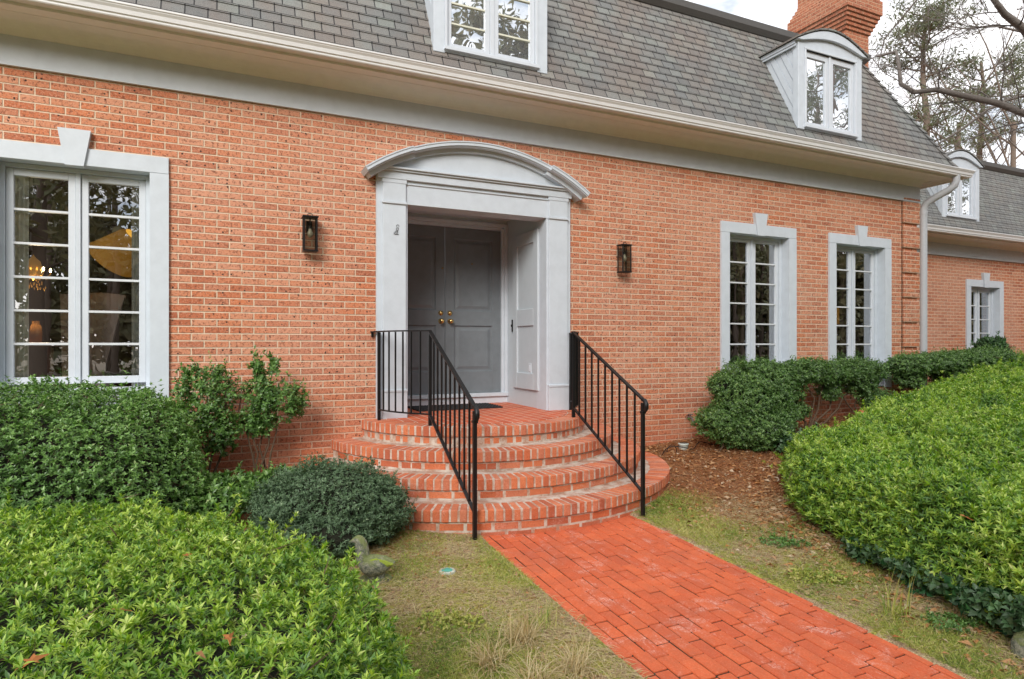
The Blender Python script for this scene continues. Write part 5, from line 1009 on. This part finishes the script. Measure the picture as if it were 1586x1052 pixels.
# bare oak reaching in from the right
def oak(label, base, trunk_top, limbs, r0, seed, depth=3, grp='trees behind the wing'):
    random.seed(seed); t = thing('bare_oak', label, 'tree', tuple(base), grp); m = MB(); b = Vector(base); tt = Vector(trunk_top); m.tube([b, b.lerp(tt, .5) + Vector((.1, 0, 0)), tt], [r0, r0 * .8, r0 * .6], 10); m.build('trunk', 'barkgrey', t, fixn=False)
    m = MB()
    for pts, r_ in limbs:
        pts = [Vector(p_) for p_ in pts]; n_ = len(pts); m.tube(pts, [r_ * (1 - .72 * k / (n_ - 1)) for k in range(n_)], 8, cap=False)
        for k in range(1, n_):
            for _ in range(2):
                q = pts[k - 1].lerp(pts[k], random.random()); d = (pts[k] - pts[k - 1]).normalized(); a = Vector((random.uniform(-1, 1), random.uniform(-1, 1), random.uniform(-.5, 1))).normalized()
                branch(m, q, d * .55 + a * .85, random.uniform(1.2, 2.6), max(.008, r_ * (1 - .6 * k / n_) * .24), depth - 1, .28, None, nseg=6, gn=3, kids=(4, 6), ang=.75, upb=0)
    m.build('branches', 'barkgrey', t, fixn=False); return t
Z1 = 15.
L1 = [pos(x, y, z) for x, y, z in ((1720, 230, 15), (1640, 195, 15), (1586, 176, 15), (1545, 160, 15), (1500, 150, 15), (1450, 139, 15), (1415, 143, 15), (1395, 130, 15), (1392, 100, 15.3), (1388, 80, 15.5), (1358, 88, 16))]
L2 = [pos(x, y, z) for x, y, z in ((1740, 260, 15), (1660, 150, 14), (1586, 45, 13.5), (1556, 22, 13.3), (1535, -6, 13), (1500, -60, 13))]
L3 = [pos(x, y, z) for x, y, z in ((1720, 250, 17), (1650, 170, 17), (1586, 148, 17), (1560, 155, 17), (1530, 170, 17), (1490, 200, 17), (1455, 222, 17), (1440, 235, 17))]
L4 = [pos(x, y, z) for x, y, z in ((1720, 250, 16), (1640, 90, 16), (1586, 50, 16), (1540, 40, 16), (1500, 45, 16), (1460, 40, 16.5))]
L5 = [pos(x, y, z) for x, y, z in ((1720, 250, 19), (1640, 280, 19), (1586, 240, 19), (1560, 215, 19), (1520, 250, 19))]
L6 = [pos(x, y, z) for x, y, z in ((1740, 200, 16), (1650, -20, 16), (1560, -40, 16), (1480, -30, 16), (1420, 0, 16), (1370, 60, 17), (1360, 100, 17))]
bx = pos(1760, 534, 15); bx.z = -1.2
oak('large bare oak whose crooked limbs reach in from the right', bx, pos(1740, 260, 15), [(L1, .10), (L2, .12), (L3, .055), (L4, .045), (L5, .04), (L6, .045)], .38, 11, 3)
for i, (px, z, s_, lb) in enumerate(((1480, 30, 21, 'thin bare tree standing between the two pines'), (1565, 26, 22, 'bare twiggy tree behind the wing roof at the right edge'), (1390, 34, 23, 'faint bare tree behind the hip of the main roof'))):
    random.seed(s_); b = pos(px, 534, z); b.z = -1.4; t = thing('bare_tree', lb, 'tree', tuple(b), 'trees behind the wing'); m = MB(); tp = pos(px + 5, 190, z); m.tube([b, tp], [.16, .09], 8); m.build('trunk', 'bark', t, fixn=False); m = MB()
    for k in range(8): branch(m, b.lerp(tp, .55 + .06 * k), (random.uniform(-1, 1), random.uniform(-1, 1), .9), 5.5, .045, 3, .2, None, nseg=6, gn=3, kids=(3, 4), ang=.6)
    m.build('branches', 'bark', t, fixn=False)
# yard trees behind the camera (mirrored in the glass and dormers)
random.seed(50)
def yardtree(h, r0, seed, conifer):
    random.seed(seed); m = MB(); pts = [Vector((0, 0, 0))]
    for k in range(8): pts.append(Vector((random.uniform(-.15, .15), random.uniform(-.15, .15), h * (k + 1) / 8)))
    m.tube(pts, [r0 * (1 - .8 * k / 8) for k in range(9)], 9); out = []
    for _ in range(22):
        z = random.uniform(.32 if conifer else .25, .97) * h; a = random.uniform(0, 6.28); ln = (1.1 - z / h) * h * .22 + .8
        branch(m, (0, 0, z), (math.cos(a), math.sin(a), .25), ln, .06, 1, .2, out, nseg=4, gn=3, kids=(3, 4), ang=.6)
    return m, out
protos = []
random.seed(91); fw = []
for k in range(1600):
    x = rng.uniform(-75, 95); y = -40 - rng.uniform(0, 12) + .003 * (x - 10) ** 2 * .6; hmax = 13 + 3 * math.sin(x * .21) + 2.5 * math.sin(x * .47 + 1)
    z = -1.5 + hmax * rng.random() ** .8; fw.append((Vector((x, y, z)), 0))
V, F, T = tuftleaves(fw, 150000, .8, .4, 1.4, .5); o = npmesh('far_woods', V, F, 'darkpine', None, T); tag(o, kind='stuff')
m = MB()
for k in range(110): x = -40 + k * 1.05 + random.uniform(-.5, .5); y = -36 - random.uniform(0, 3); m.tube([(x, y, -1.6), (x + random.uniform(-.4, .4), y, 13)], [.22, .1], 5, cap=False)
tag(m.build('distant_trunks', 'bark', fixn=False), kind='stuff')
yard = [(-6.0, -21, 0), (-3.0, -27, 1), (5.2, -19, 1), (8.5, -24, 0), (11.5, -20, 1), (15, -22, 0), (18.5, -17, 1), (22, -21, 0), (12.8, -29, 0), (20, -29, 1), (3.5, -31, 0)]
lbs = ['nearest', 'second nearest']
for i, (x, y, kd) in enumerate(yard):
    if i < 2:
        m, out = yardtree((15, 19)[i], (.3, .34)[i], 60 + i, i); t = thing('yard_tree', 'tall dark tree across the yard, mirrored in the window panes', 'tree', (x, y, -1.6), 'tall trees across the front yard')
        m2 = MB(); m2.v = [(a + x, b + y, c - 1.6) for a, b, c in m.v]; m2.f, m2.mi, m2.sm = m.f, m.mi, m.sm; a = m2.build('trunk', 'bark', t, fixn=False)
        V, F, T = tuftleaves([(Vector(p_) + Vector((x, y, -1.6)), 0) for p_, _ in out], 9000, .5, .16, .55, .5); b = npmesh('crown', V, F, 'darkpine', t, T); protos.append((t, a, b))
    else:
        t0, a0_, b0_ = protos[kd]; t = t0.copy(); col.objects.link(t); t.location = rootz(x, y, -1.6); t.rotation_euler = (0, 0, i * 1.3); t.scale = (1, 1, .86 if x > 9 else 1 + .1 * math.sin(i * 2.1))
        for q in (a0_, b0_): c = q.copy(); c.parent = t; col.objects.link(c)

for (x, y, h, sd_, lb) in ((29.5, -17.5, 17.5, 71, 'airy pine across the yard mirrored in the dormer by the chimney'), (39, -16, 12, 72, 'airy pine across the yard mirrored in the wing dormer'), (34, -22, 18, 73, 'airy pine further out mirrored beside its neighbour in the dormer by the chimney')):
    random.seed(sd_); t = thing('yard_pine', lb, 'tree', (x, y, -1.6)); m = MB(); m.tube([(x, y, -1.6), (x + .2, y, h * .5), (x, y, h)], [.25, .18, .05], 8); out = []
    for k in range(16):
        z = h * (.5 + .5 * k / 16); a = random.uniform(0, 6.28); branch(m, (x, y, z), (math.cos(a), math.sin(a), .1), 2.4, .05, 1, .2, out, nseg=4, gn=3, kids=(3, 4), ang=.6)
    m.build('trunk', 'bark', t, fixn=False); V, F, T = tuftleaves(out, 5000, .3, .07, .22, .5); npmesh('crown', V, F, 'pine', t, T)
